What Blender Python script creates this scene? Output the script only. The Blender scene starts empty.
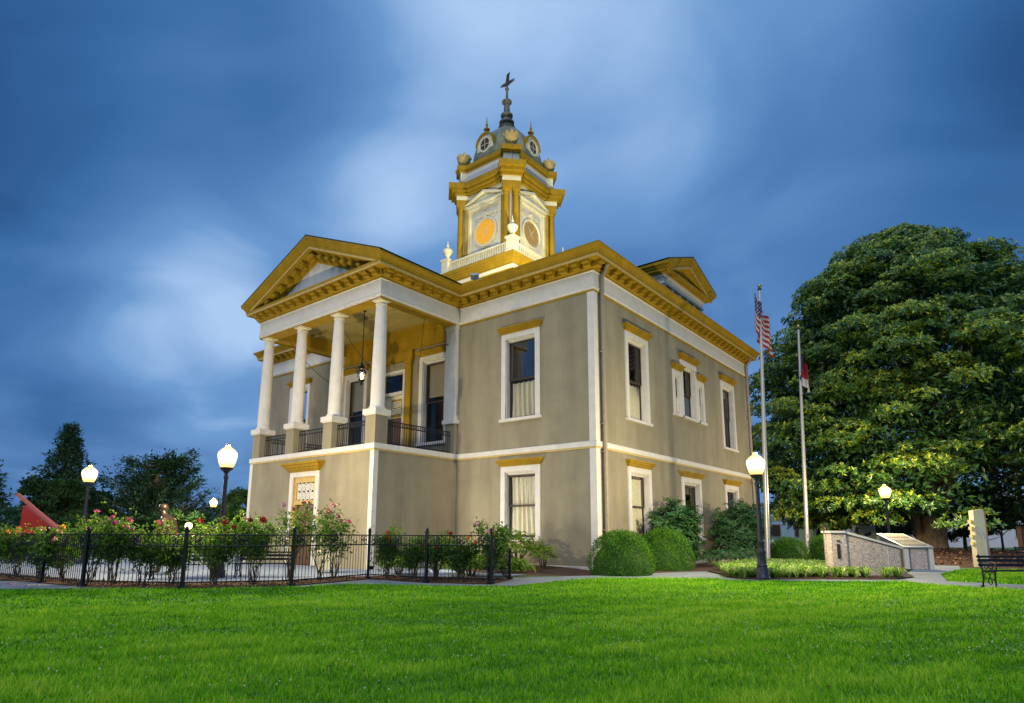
import bpy, bmesh, math, random
import numpy as np
from mathutils import Vector, Matrix

random.seed(7)
rng = np.random.default_rng(11)
PI = math.pi
scene = bpy.context.scene
COL = scene.collection

# ------------------------------------------------------------------ camera
cam_d = bpy.data.cameras.new('camera')
cam = bpy.data.objects.new('camera', cam_d)
COL.objects.link(cam)
yaw, pitch, roll, fpx, ppy = -0.6737, 0.176, 0.0041, 625.36, 422.48
CAM = Vector((12.307, -20.58, 1.40))
FWD = Vector((math.sin(yaw), math.cos(yaw), 0)); RGT = Vector((math.cos(yaw), -math.sin(yaw), 0)); UPV = Vector((0, 0, 1))
f2 = FWD * math.cos(pitch) + UPV * math.sin(pitch)
u2 = UPV * math.cos(pitch) - FWD * math.sin(pitch)
cR = RGT * math.cos(roll) + u2 * math.sin(roll)
cU = u2 * math.cos(roll) - RGT * math.sin(roll)
M = Matrix((cR, cU, -f2)).transposed().to_4x4()
M.translation = CAM
cam.matrix_world = M
cam_d.sensor_fit = 'HORIZONTAL'
cam_d.sensor_width = 36.0
cam_d.lens = fpx / 1024 * 36.0
cam_d.shift_y = (ppy - 351.5) / 1024
cam_d.clip_start = 0.1
cam_d.clip_end = 3000
scene.camera = cam

# ------------------------------------------------------------------ world: dusk sky with streaked cloud
SKY_STRENGTH = 0.87
world = bpy.data.worlds.new('World'); scene.world = world; world.use_nodes = True
wn, wl = world.node_tree.nodes, world.node_tree.links
wn.clear()
def W(t, **k):
    n = wn.new(t)
    for a, b in k.items(): setattr(n, a, b)
    return n
out = W('ShaderNodeOutputWorld')
nish = W('ShaderNodeTexSky', sky_type='NISHITA', sun_disc=False)
nish.sun_elevation = math.radians(16); nish.sun_rotation = math.radians(190)
bg1 = W('ShaderNodeBackground'); bg1.inputs[1].default_value = 0.05
wl.new(nish.outputs[0], bg1.inputs[0])
tc = W('ShaderNodeTexCoord')
sep = W('ShaderNodeSeparateXYZ'); wl.new(tc.outputs['Generated'], sep.inputs[0])
def mth(op, a, b=None, clamp=False):
    n = W('ShaderNodeMath', operation=op, use_clamp=clamp)
    for i, v in enumerate((a, b)):
        if v is None: continue
        if isinstance(v, (int, float)): n.inputs[i].default_value = v
        else: wl.new(v, n.inputs[i])
    return n.outputs[0]
zz = mth('ADD', mth('MAXIMUM', sep.outputs[2], 0.0), 0.22)
cmb = W('ShaderNodeCombineXYZ')
wl.new(mth('DIVIDE', sep.outputs[0], zz), cmb.inputs[0]); wl.new(mth('DIVIDE', sep.outputs[1], zz), cmb.inputs[1])
mp = W('ShaderNodeMapping'); wl.new(cmb.outputs[0], mp.inputs[0])
mp.inputs['Rotation'].default_value = (0, 0, math.radians(-62)); mp.inputs['Scale'].default_value = (1.0, 1.2, 1)
mp.inputs['Location'].default_value = (0.35, 0.6, 0)
nz = W('ShaderNodeTexNoise'); nz.inputs['Scale'].default_value = 1.7; nz.inputs['Detail'].default_value = 4.0
nz.inputs['Roughness'].default_value = 0.45; nz.inputs['Distortion'].default_value = 0.5
wl.new(mp.outputs[0], nz.inputs['Vector'])
def lobe(x, y, z, power, amp):
    v = Vector((x, y, z)).normalized()
    d = W('ShaderNodeVectorMath', operation='DOT_PRODUCT'); wl.new(tc.outputs['Generated'], d.inputs[0]); d.inputs[1].default_value = v
    p = mth('POWER', mth('MAXIMUM', d.outputs['Value'], 0.0), power)
    return mth('MULTIPLY', p, amp)
def wdir(px, py): return f2 + cR * ((px - 512) / fpx) - cU * ((py - ppy) / fpx)
tot = mth('ADD', mth('MULTIPLY', mth('SUBTRACT', nz.outputs['Fac'], 0.5), 0.90), 0.575)
for (px, py, pw, am) in ((210, 290, 80, .60), (385, 185, 160, .26), (445, 5, 90, .30), (120, 330, 120, .12), (690, 70, 60, .24), (560, 0, 120, .04), (-30, 40, 18, -.50), (-40, 240, 60, -.16), (1070, 130, 34, -.42), (1050, 10, 30, -.15), (270, 60, 200, -.10), (270, 235, 300, -.10), (60, 460, 60, -.12)):
    tot = mth('ADD', tot, lobe(*wdir(px, py), pw, am))
tot = mth('ADD', tot, lobe(0, 0, 1, 5, .45))      # overcast sky is brightest overhead
rmp = W('ShaderNodeValToRGB'); wl.new(tot, rmp.inputs[0])
els = rmp.color_ramp.elements
els[0].position = 0.0; els[0].color = (0.009, 0.052, 0.175, 1)
els[1].position = 1.0; els[1].color = (0.36, 0.52, 0.78, 1)
for p_, c_ in ((0.25, (0.034, 0.125, 0.32, 1)), (0.50, (0.074, 0.185, 0.42, 1)), (0.72, (0.125, 0.275, 0.54, 1))):
    e = els.new(p_); e.color = c_
bg2 = W('ShaderNodeBackground'); wl.new(rmp.outputs[0], bg2.inputs[0]); bg2.inputs[1].default_value = SKY_STRENGTH
mixw = W('ShaderNodeMixShader'); mixw.inputs[0].default_value = 0.93
wl.new(bg1.outputs[0], mixw.inputs[1]); wl.new(bg2.outputs[0], mixw.inputs[2]); wl.new(mixw.outputs[0], out.inputs[0])

# ------------------------------------------------------------------ sun (soft, overcast dusk) and exposure
sd = bpy.data.lights.new('sun', 'SUN'); sd.energy = 0.85; sd.angle = math.radians(40); sd.color = (1.0, 0.95, 0.86)
so = bpy.data.objects.new('sun', sd); COL.objects.link(so)
sun_from = Vector((0.25, -0.70, 0.85)).normalized()
so.rotation_euler = sun_from.to_track_quat('Z', 'Y').to_euler(); so.location = (10, -30, 40)
vs = scene.view_settings
vs.view_transform = 'Standard'; vs.look = 'None'; vs.exposure = 0.48; vs.gamma = 1.0
try: vs.use_curve_mapping = False
except Exception: pass
scene.render.engine = 'CYCLES'
scene.cycles.use_denoising = True
scene.cycles.max_bounces = 6; scene.cycles.transparent_max_bounces = 12
scene.cycles.sample_clamp_indirect = 4.0

# ================================================================== helpers
def lerp(a, b, t): return a + (b - a) * t

class MB:
    """collects shapes; build() links them as ONE mesh object"""
    def __init__(s, T=None):
        s.v = []; s.f = []; s.mi = []; s.T = T; s.cur = 0
    def add(s, vs, fs):
        o = len(s.v)
        if s.T is not None:
            O, U, N = s.T
            vs = [(O[0] + U[0]*a + N[0]*b, O[1] + U[1]*a + N[1]*b, O[2] + c) for a, b, c in vs]
        s.v.extend([tuple(p) for p in vs]); s.f.extend([tuple(i + o for i in f) for f in fs]); s.mi.extend([s.cur] * len(fs))
    def box(s, x0, x1, y0, y1, z0, z1):
        s.add([(x0,y0,z0),(x1,y0,z0),(x1,y1,z0),(x0,y1,z0),(x0,y0,z1),(x1,y0,z1),(x1,y1,z1),(x0,y1,z1)],
              [(0,3,2,1),(4,5,6,7),(0,1,5,4),(1,2,6,5),(2,3,7,6),(3,0,4,7)])
    def rbox(s, c, hx, hy, z0, z1, ang):
        ca, sa = math.cos(ang), math.sin(ang)
        P = [(c[0]+ca*a-sa*b, c[1]+sa*a+ca*b) for a, b in ((-hx,-hy),(hx,-hy),(hx,hy),(-hx,hy))]
        s.prism(P, z0, z1)
    def frus(s, c, h0, h1, z0, z1, ang=0):
        ca, sa = math.cos(ang), math.sin(ang)
        vs = []
        for h, z in ((h0, z0), (h1, z1)):
            for a, b in ((-1,-1),(1,-1),(1,1),(-1,1)):
                vs.append((c[0]+(ca*a-sa*b)*h, c[1]+(sa*a+ca*b)*h, z))
        s.add(vs, [(0,3,2,1),(4,5,6,7),(0,1,5,4),(1,2,6,5),(2,3,7,6),(3,0,4,7)])
    def prism(s, P, z0, z1):
        n = len(P)
        s.add([(x,y,z0) for x,y in P] + [(x,y,z1) for x,y in P],
              [tuple(range(n-1,-1,-1)), tuple(range(n,2*n))] + [(i,(i+1)%n,n+(i+1)%n,n+i) for i in range(n)])
    def prism_n(s, P, n0, n1):
        """polygon in (u, z), thickness along second axis"""
        n = len(P)
        s.add([(x,n0,z) for x,z in P] + [(x,n1,z) for x,z in P],
              [tuple(range(n-1,-1,-1)), tuple(range(n,2*n))] + [(i,(i+1)%n,n+(i+1)%n,n+i) for i in range(n)])
    def tube(s, pts, r, n=8, caps=True):
        pts = [Vector(p) for p in pts]
        if not isinstance(r, (list, tuple)): r = [r]*len(pts)
        vs = []; up = None
        for i, p in enumerate(pts):
            t = (pts[min(i+1,len(pts)-1)] - pts[max(i-1,0)])
            if t.length < 1e-9: t = Vector((0,0,1))
            t.normalize()
            if up is None:
                a = Vector((1,0,0)) if abs(t.x) < .8 else Vector((0,1,0))
            else: a = up
            x = a - t*a.dot(t); x.normalize(); up = x; y = t.cross(x)
            for k in range(n):
                an = 2*PI*k/n
                vs.append(p + (x*math.cos(an) + y*math.sin(an))*r[i])
        fs = []
        for i in range(len(pts)-1):
            for k in range(n):
                fs.append((i*n+k, i*n+(k+1)%n, (i+1)*n+(k+1)%n, (i+1)*n+k))
        if caps:
            fs.append(tuple(range(n-1,-1,-1))); o = (len(pts)-1)*n; fs.append(tuple(range(o, o+n)))
        s.add(vs, fs)
    def lathe(s, prof, c=(0,0,0), n=20, a0=0.0):
        vs = []
        for r, z in prof:
            for k in range(n):
                an = a0 + 2*PI*k/n
                vs.append((c[0]+r*math.cos(an), c[1]+r*math.sin(an), c[2]+z))
        fs = []
        for i in range(len(prof)-1):
            for k in range(n):
                fs.append((i*n+k, i*n+(k+1)%n, (i+1)*n+(k+1)%n, (i+1)*n+k))
        fs.append(tuple(range(n-1,-1,-1))); o = (len(prof)-1)*n; fs.append(tuple(range(o,o+n)))
        s.add(vs, fs)
    def build(s, name, mat, parent=None, off=(0,0,0), smooth=False, loc=None):
        me = bpy.data.meshes.new(name)
        vs = s.v if off == (0,0,0) else [(x-off[0], y-off[1], z-off[2]) for x,y,z in s.v]
        me.from_pydata(vs, [], s.f)
        ms = mat if isinstance(mat, (list, tuple)) else [mat]
        for m in ms: me.materials.append(m)
        if len(ms) > 1: me.polygons.foreach_set('material_index', s.mi)
        bm = bmesh.new(); bm.from_mesh(me); bmesh.ops.recalc_face_normals(bm, faces=bm.faces); bm.to_mesh(me); bm.free()
        if smooth:
            me.polygons.foreach_set('use_smooth', [True]*len(me.polygons))
            me.set_sharp_from_angle(angle=math.radians(38))
        o = bpy.data.objects.new(name, me); COL.objects.link(o)
        if parent is not None: o.parent = parent
        if loc is not None: o.location = loc
        return o

def tag(o, label=None, cat=None, group=None, kind=None):
    if label: o['label'] = label
    if cat: o['category'] = cat
    if group: o['group'] = group
    if kind: o['kind'] = kind
    return o
def empty(name, loc, label, cat, group=None, rz=0, scale=1):
    o = bpy.data.objects.new(name, None); COL.objects.link(o)
    o.location = loc; o.rotation_euler = (0,0,rz); o.scale = (scale,)*3
    o.empty_display_size = 0.2
    return tag(o, label, cat, group)
def own_light(r, w):
    for c in r.children:
        if c.type == 'LIGHT': c.data = c.data.copy(); c.data.energy = w
    return r
def dup(root, loc, rz, label, group=None, scale=None):
    r = root.copy(); COL.objects.link(r); r.location = loc; r.rotation_euler = (0,0,rz); r['label'] = label
    if scale: r.scale = (scale,)*3
    if group: r['group'] = group
    for ch in list(root.children):
        c = ch.copy(); COL.objects.link(c); c.parent = r
        for g in list(ch.children):
            d = g.copy(); COL.objects.link(d); d.parent = c
    return r

# ------------------------------------------------------------------ materials
MATS = {}
def mat(name, col, rough=0.6, var=0.12, scale=6.0, bump=0.0, bscale=40.0, metal=0.0, stretch=(1,1,1), col2=None, spec=0.5, emit=None, estr=0.0, coat=0):
    m = bpy.data.materials.new(name); m.use_nodes = True
    n, l = m.node_tree.nodes, m.node_tree.links
    b = n['Principled BSDF']
    b.inputs['Roughness'].default_value = rough; b.inputs['Metallic'].default_value = metal
    b.inputs['Specular IOR Level'].default_value = spec
    tcn = n.new('ShaderNodeTexCoord'); mpn = n.new('ShaderNodeMapping'); mpn.inputs['Scale'].default_value = stretch
    l.new(tcn.outputs['Object'], mpn.inputs[0])
    t = n.new('ShaderNodeTexNoise'); t.inputs['Scale'].default_value = scale; t.inputs['Detail'].default_value = 6; t.inputs['Roughness'].default_value = .6
    l.new(mpn.outputs[0], t.inputs['Vector'])
    r = n.new('ShaderNodeValToRGB')
    c2 = col2 if col2 else tuple(c*(1-var) for c in col)
    c1 = tuple(min(1,c*(1+var*.6)) for c in col) if not col2 else col
    r.color_ramp.elements[0].position = .32; r.color_ramp.elements[1].position = .68
    r.color_ramp.elements[0].color = (*c2,1); r.color_ramp.elements[1].color = (*c1,1)
    l.new(t.outputs['Fac'], r.inputs[0]); l.new(r.outputs[0], b.inputs['Base Color'])
    if bump:
        t2 = n.new('ShaderNodeTexNoise'); t2.inputs['Scale'].default_value = bscale; t2.inputs['Detail'].default_value = 4
        l.new(mpn.outputs[0], t2.inputs['Vector'])
        bp = n.new('ShaderNodeBump'); bp.inputs['Strength'].default_value = bump; bp.inputs['Distance'].default_value = .02
        l.new(t2.outputs['Fac'], bp.inputs['Height']); l.new(bp.outputs[0], b.inputs['Normal'])
    if emit: b.inputs['Emission Color'].default_value = (*emit,1); b.inputs['Emission Strength'].default_value = estr
    MATS[name] = m
    return m

def stucco_mat():
    m = mat('stucco', (.300,.264,.186), .88, .10, 1.2, .2, 60)
    n, l = m.node_tree.nodes, m.node_tree.links
    b = n['Principled BSDF']; base = b.inputs['Base Color'].links[0].from_socket
    tcn = n.new('ShaderNodeTexCoord')
    # vertical rain streaks
    mpn = n.new('ShaderNodeMapping'); mpn.inputs['Scale'].default_value = (.9,.9,.14); l.new(tcn.outputs['Object'], mpn.inputs[0])
    t = n.new('ShaderNodeTexNoise'); t.inputs['Scale'].default_value = 1.6; t.inputs['Detail'].default_value = 5; l.new(mpn.outputs[0], t.inputs['Vector'])
    r = n.new('ShaderNodeValToRGB'); r.color_ramp.elements[0].position = .30; r.color_ramp.elements[0].color = (.78,.77,.78,1); r.color_ramp.elements[1].position = .62
    l.new(t.outputs['Fac'], r.inputs[0])
    mx = n.new('ShaderNodeMixRGB'); mx.blend_type = 'MULTIPLY'; mx.inputs[0].default_value = 1
    l.new(base, mx.inputs[1]); l.new(r.outputs[0], mx.inputs[2])
    # faint scored ashlar joints (two per metre), horizontal coordinate works on both faces
    sp = n.new('ShaderNodeSeparateXYZ'); l.new(tcn.outputs['Object'], sp.inputs[0])
    ad = n.new('ShaderNodeMath'); ad.operation = 'ADD'; l.new(sp.outputs[0], ad.inputs[0]); l.new(sp.outputs[1], ad.inputs[1])
    cb = n.new('ShaderNodeCombineXYZ'); l.new(ad.outputs[0], cb.inputs[0]); l.new(sp.outputs[2], cb.inputs[1])
    bk = n.new('ShaderNodeTexBrick'); bk.inputs['Scale'].default_value = 1.0; bk.inputs['Brick Width'].default_value = 1.1; bk.inputs['Row Height'].default_value = .48
    bk.inputs['Mortar Size'].default_value = .012; bk.inputs['Mortar Smooth'].default_value = .6
    bk.inputs['Color1'].default_value = (1,1,1,1); bk.inputs['Color2'].default_value = (.965,.965,.96,1); bk.inputs['Mortar'].default_value = (.86,.86,.85,1)
    l.new(cb.outputs[0], bk.inputs['Vector'])
    mx2 = n.new('ShaderNodeMixRGB'); mx2.blend_type = 'MULTIPLY'; mx2.inputs[0].default_value = .35
    l.new(mx.outputs[0], mx2.inputs[1]); l.new(bk.outputs[0], mx2.inputs[2]); l.new(mx2.outputs[0], b.inputs['Base Color'])
    return m

def leaf_mat(name, c0, c1, c2, rough=.5, trans=.3, spec=.4):
    m = bpy.data.materials.new(name); m.use_nodes = True
    n, l = m.node_tree.nodes, m.node_tree.links
    b = n['Principled BSDF']; b.inputs['Roughness'].default_value = rough; b.inputs['Specular IOR Level'].default_value = spec
    a = n.new('ShaderNodeAttribute'); a.attribute_name = 'rnd'
    r = n.new('ShaderNodeValToRGB'); r.color_ramp.elements[0].color = (*c0,1); r.color_ramp.elements[1].color = (*c2,1)
    e = r.color_ramp.elements.new(.55); e.color = (*c1,1)
    l.new(a.outputs['Fac'], r.inputs[0]); l.new(r.outputs[0], b.inputs['Base Color'])
    tr = n.new('ShaderNodeBsdfTranslucent'); l.new(r.outputs[0], tr.inputs[0])
    mx = n.new('ShaderNodeMixShader'); mx.inputs[0].default_value = trans
    l.new(b.outputs[0], mx.inputs[1]); l.new(tr.outputs[0], mx.inputs[2]); l.new(mx.outputs[0], n['Material Output'].inputs[0])
    MATS[name] = m
    return m

def emit_mat(name, col, s):
    m = bpy.data.materials.new(name); m.use_nodes = True
    n, l = m.node_tree.nodes, m.node_tree.links
    n.remove(n['Principled BSDF']); e = n.new('ShaderNodeEmission'); e.inputs[0].default_value = (*col,1); e.inputs[1].default_value = s
    l.new(e.outputs[0], n['Material Output'].inputs[0]); MATS[name] = m
    return m
def glass_mat(name, tint=(.93,.95,.96), refl=.9):
    m = bpy.data.materials.new(name); m.use_nodes = True
    n, l = m.node_tree.nodes, m.node_tree.links
    n.remove(n['Principled BSDF'])
    t = n.new('ShaderNodeBsdfTransparent'); t.inputs[0].default_value = (*tint,1)
    g = n.new('ShaderNodeBsdfGlossy'); g.inputs['Roughness'].default_value = .03; g.inputs[0].default_value = (refl,refl,refl,1)
    lw = n.new('ShaderNodeFresnel'); lw.inputs[0].default_value = 1.45
    nb = n.new('ShaderNodeTexNoise'); nb.inputs['Scale'].default_value = 1.6
    bp = n.new('ShaderNodeBump'); bp.inputs['Strength'].default_value = .06; bp.inputs['Distance'].default_value = .05; l.new(nb.outputs['Fac'], bp.inputs['Height']); l.new(bp.outputs[0], g.inputs['Normal'])
    mx = n.new('ShaderNodeMixShader'); l.new(lw.outputs[0], mx.inputs[0]); l.new(t.outputs[0], mx.inputs[1]); l.new(g.outputs[0], mx.inputs[2])
    l.new(mx.outputs[0], n['Material Output'].inputs[0]); MATS[name] = m
    return m

STUCCO = stucco_mat()
GOLD = mat('gold_paint', (.345,.212,.012), .7, .20, 2.2, .12, 30, stretch=(1,1,.6), spec=.2)
GOLDL = mat('pale_and_lit_gold', (.55,.40,.16), .6, .15, 4)  # plain pale gold on finials; painted-in light on the cornice edges
WHITE = mat('white_paint', (.66,.63,.61), .55, .09, 3.0, .06, 40)
CREAM = mat('cream_paint', (.72,.67,.52), .6, .10, 3.0, .06, 40)
SASH = mat('sash_brown', (.045,.028,.020), .5, .2, 8)
CURT = mat('curtain_cloth', (.74,.70,.58), .9, .08, 10)
BLACK = mat('black_iron', (.012,.013,.020), .42, .3, 20, .1, 60, metal=.3)
LAMPM = mat('lamp_iron', (.035,.035,.055), .45, .3, 14, .1, 60, metal=.3)
ROOF = mat('roof_metal', (.055,.055,.06), .5, .2, 2)
SLATE = mat('dome_metal', (.24,.23,.14), .45, .35, 2.5, .1, 20, metal=.2, stretch=(1,1,.4))
DARK = mat('dark_interior', (.02,.018,.016), .9, .1, 3)
DOORB = mat('door_brown', (.10,.048,.022), .5, .25, 6, stretch=(4,4,.5))
PIPE = mat('downspout_tan', (.30,.25,.19), .5, .15, 5)
ALU = mat('flagpole_metal', (.62,.60,.58), .38, .06, 3, metal=.55)
BRASS = mat('finial_gold', (.55,.38,.12), .35, .1, 3, metal=.8)
CONC = mat('concrete_paving', (.21,.255,.34), .8, .22, 2.2, .2, 50)
CONC2 = mat('sidewalk_concrete', (.20,.23,.26), .8, .25, 1.6, .25, 50)
MULCH = mat('bark_mulch', (.105,.045,.026), .95, .5, 16, .9, 25, col2=(.032,.016,.010))
SOIL = mat('lawn_soil', (.085,.250,.012), .95, .35, 5, .6, 30)
FARG = mat('far_lawn', (.06,.13,.025), .95, .3, .8, .4, 20)
AGG = None
BARK = mat('tree_bark', (.30,.205,.12), .9, .45, 7, .9, 14, stretch=(1,1,.35))
TWIG = mat('rose_cane', (.10,.075,.04), .8, .35, 9)
GLASS = glass_mat('window_glass')
BRONZE = mat('statue_bronze', (.095,.062,.042), .42, .4, 7, .15, 20, metal=.75)
RED = mat('red_paint', (.52,.035,.018), .45, .12, 2)
REDL = mat('pale_red_paint', (.62,.16,.10), .5, .1, 2)
def globe_mat(name, s):
    # frosted glass lit from the bulb inside: brightest at mid height, yellower towards the rims
    m = bpy.data.materials.new(name); m.use_nodes = True
    n, l = m.node_tree.nodes, m.node_tree.links
    n.remove(n['Principled BSDF'])
    tcn = n.new('ShaderNodeTexCoord'); sp = n.new('ShaderNodeSeparateXYZ'); l.new(tcn.outputs['Generated'], sp.inputs[0])
    r = n.new('ShaderNodeValToRGB'); l.new(sp.outputs[2], r.inputs[0])
    e = r.color_ramp.elements; e[0].position = 0; e[0].color = (.75,.36,.05,1); e[1].position = 1; e[1].color = (.8,.42,.07,1)
    for p_,c_ in ((.25,(1,.72,.28,1)),(.5,(1,.88,.58,1)),(.78,(1,.72,.28,1))):
        k = e.new(p_); k.color = c_
    em = n.new('ShaderNodeEmission'); em.inputs[1].default_value = s; l.new(r.outputs[0], em.inputs[0])
    t = n.new('ShaderNodeBsdfTransparent'); mx = n.new('ShaderNodeMixShader'); mx.inputs[0].default_value = .5
    l.new(t.outputs[0], mx.inputs[1]); l.new(em.outputs[0], mx.inputs[2]); l.new(mx.outputs[0], n['Material Output'].inputs[0])
    return m
GLOBE = globe_mat('lit_globe', 2.8)
GLOBE_SMALL = globe_mat('lit_small_globe', 6.0)
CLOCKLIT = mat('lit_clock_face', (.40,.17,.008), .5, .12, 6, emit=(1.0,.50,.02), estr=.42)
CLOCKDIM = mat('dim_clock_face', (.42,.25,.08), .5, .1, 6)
def agg_mat():
    m = mat('stone_aggregate', (.40,.34,.32), .9, .3, 40, .6, 55)
    n, l = m.node_tree.nodes, m.node_tree.links
    v = n.new('ShaderNodeTexVoronoi'); v.inputs['Scale'].default_value = 42
    tcn = n.new('ShaderNodeTexCoord'); l.new(tcn.outputs['Object'], v.inputs['Vector'])
    r = n.new('ShaderNodeValToRGB'); r.color_ramp.elements[0].color = (.13,.10,.10,1); r.color_ramp.elements[1].color = (.62,.55,.52,1)
    l.new(v.outputs['Color'], r.inputs[0]); l.new(r.outputs[0], n['Principled BSDF'].inputs['Base Color'])
    return m
AGG = agg_mat()
GRANITE = mat('pale_granite', (.50,.49,.50), .6, .15, 30)
GRANITED = mat('blue_granite', (.16,.19,.23), .35, .25, 30)

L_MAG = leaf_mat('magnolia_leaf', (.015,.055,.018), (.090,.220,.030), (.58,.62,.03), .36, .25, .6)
L_ROSE = leaf_mat('rose_leaf', (.030,.095,.018), (.105,.240,.025), (.26,.36,.04), .55, .4, .25)
L_BOX = leaf_mat('boxwood_leaf', (.020,.075,.008), (.065,.200,.010), (.14,.30,.02), .6, .3, .2)
L_RHO = leaf_mat('broad_leaf', (.018,.070,.028), (.045,.140,.045), (.12,.22,.04), .42, .25, .45)
L_CON = leaf_mat('conifer_leaf', (.018,.056,.032), (.046,.115,.050), (.09,.18,.06), .6, .2, .25)
L_FAR = leaf_mat('far_leaf', (.020,.055,.022), (.045,.110,.030), (.10,.17,.03), .6, .25, .25)
L_LIR = leaf_mat('liriope_leaf', (.10,.25,.02), (.30,.50,.07), (.70,.76,.40), .55, .4, .2)
L_GRASS = leaf_mat('grass_blade', (.034,.150,.004), (.170,.490,.008), (.44,.64,.05), .7, .45, .10)
L_LITTER = leaf_mat('dry_leaf', (.07,.03,.015), (.16,.075,.035), (.30,.17,.09), .8, .1)
L_SHR = leaf_mat('shrub_leaf', (.05,.12,.010), (.13,.24,.015), (.25,.30,.02), .5, .35, .25)
PET = {k: mat(k + '_petal', c, .6, .15, 20) for k, c in (('pink',(.72,.14,.22)),('palepink',(.80,.42,.38)),('red',(.50,.012,.012)),('orange',(.78,.28,.04)),('yellow',(.80,.55,.16)),('magenta',(.62,.05,.26)))}

# ------------------------------------------------------------------ leaf meshes
def nrm(a): return a / np.maximum(np.linalg.norm(a, axis=1, keepdims=True), 1e-9)
def leaf_mesh(name, pos, axis, normal, length, width, rnd, material, parent=None, fold=.18, core=None, loc=None):
    """kite-shaped folded leaves; core: list of (verts, faces) dark inner body"""
    pos = np.asarray(pos, float); N = len(pos)
    axis = nrm(np.asarray(axis, float)); normal = np.asarray(normal, float)
    side = nrm(np.cross(axis, normal)); normal = np.cross(side, axis)
    length = np.broadcast_to(length, (N,))[:,None]; width = np.broadcast_to(width, (N,))[:,None]
    mid = pos + axis*length*.48 + normal*width*fold
    V = np.empty((N,4,3)); V[:,0] = pos; V[:,1] = mid - side*width*.5; V[:,2] = pos + axis*length; V[:,3] = mid + side*width*.5
    V = V.reshape(-1,3); R = np.repeat(np.asarray(rnd, float), 4)
    idx = np.arange(N)*4
    F = np.stack([idx,idx+2,idx+1, idx,idx+3,idx+2],1).reshape(-1)
    nf = 2*N
    loops = F; starts = np.arange(nf)*3; tots = np.full(nf,3)
    if core is not None:
        cv, cf = core
        base = len(V); V = np.vstack([V, np.asarray(cv, float)]); R = np.concatenate([R, np.full(len(cv), .0)])
        cl = []; cs = []; ct = []; p = len(loops)
        for f in cf:
            cs.append(p); ct.append(len(f)); cl.extend([i+base for i in f]); p += len(f)
        loops = np.concatenate([loops, cl]); starts = np.concatenate([starts, cs]); tots = np.concatenate([tots, ct])
    me = bpy.data.meshes.new(name)
    me.vertices.add(len(V)); me.vertices.foreach_set('co', V.astype(np.float32).ravel())
    me.loops.add(len(loops)); me.loops.foreach_set('vertex_index', loops.astype(np.int32))
    me.polygons.add(len(starts)); me.polygons.foreach_set('loop_start', starts.astype(np.int32)); me.polygons.foreach_set('loop_total', tots.astype(np.int32))
    me.update(calc_edges=True)
    at = me.attributes.new('rnd', 'FLOAT', 'POINT'); at.data.foreach_set('value', R.astype(np.float32))
    me.materials.append(material)
    o = bpy.data.objects.new(name, me); COL.objects.link(o)
    if parent is not None: o.parent = parent
    if loc is not None: o.location = loc
    return o
def rand_dirs(n, zmin=-1.0):
    z = rng.uniform(zmin, 1, n); a = rng.uniform(0, 2*PI, n); r = np.sqrt(1-z*z)
    return np.stack([r*np.cos(a), r*np.sin(a), z], 1)
def rosettes(P, D, k, length, width, spread=1.0):
    """k leaves radiating around direction D at each point"""
    n = len(P); D = nrm(D)
    ref = np.where(np.abs(D[:,2:3])<.9, np.array([[0,0,1.]]), np.array([[1.,0,0]]))
    X = nrm(np.cross(D, ref)); Y = np.cross(D, X)
    a = (np.arange(k)[None,:]/k*2*PI + rng.uniform(0,6.28,(n,1)) + rng.normal(0,.25,(n,k)))
    el = rng.uniform(.05,.75,(n,k))
    ax = (X[:,None]*np.cos(a)[...,None] + Y[:,None]*np.sin(a)[...,None])*spread + D[:,None]*el[...,None]
    pos = np.repeat(P[:,None],k,1) + rng.normal(0,.02,(n,k,3))
    nm = np.repeat(D[:,None],k,1) + rng.normal(0,.25,(n,k,3))
    L = length*rng.uniform(.7,1.2,(n,k)); Wd = width*rng.uniform(.8,1.2,(n,k))
    return pos.reshape(-1,3), ax.reshape(-1,3), nm.reshape(-1,3), L.ravel(), Wd.ravel()
def dome_core(r, h, n=20, m=8, zc=0.0, wob=.04):
    vs = []; fs = []
    for i in range(m+1):
        t = i/m*PI/2
        for k in range(n):
            a = 2*PI*k/n; w = 1+random.uniform(-wob,wob)
            vs.append((math.cos(a)*r*math.cos(t)*w, math.sin(a)*r*math.cos(t)*w, zc+h*math.sin(t)*w))
    for i in range(m):
        for k in range(n): fs.append((i*n+k, i*n+(k+1)%n, (i+1)*n+(k+1)%n, (i+1)*n+k))
    return vs, fs

# ================================================================== SETTING: ground, paving, beds
def sheet(name, P, z, m, kind='structure', th=None):
    b = MB()
    if th: b.prism(P, z-th, z)
    else: b.add([(x,y,z) for x,y in P], [tuple(range(len(P)))])
    o = b.build(name, m); o['kind'] = kind
    return o
sheet('ground', [(-900,-900),(900,-900),(900,900),(-900,900)], 0.0, FARG)
LAWN = [(-26,-22.5),(-11.5,-16.9),(-7.23,-16.06),(-5.9,-14.9),(-3.6,-12.6),(-2.35,-10.9),(-2.2,-9.6),(-.27,-8.45),(1.6,-7.0),(1.5,-4.6),(1.75,-2.85),(4.6,-.62),(5.3,-1.15),(9.45,2.0),(10.35,1.2),(12.3,.55),(32,-.6),(32,-30),(-26,-34)]
sheet('lawn', LAWN, 0.012, SOIL)
sheet('lawn_patch', [(9.95,7.4),(10.45,3.1),(12.3,2.9),(26,2.9),(26,13),(12,12.0),(10.3,11.6)], 0.012, SOIL)
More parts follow.
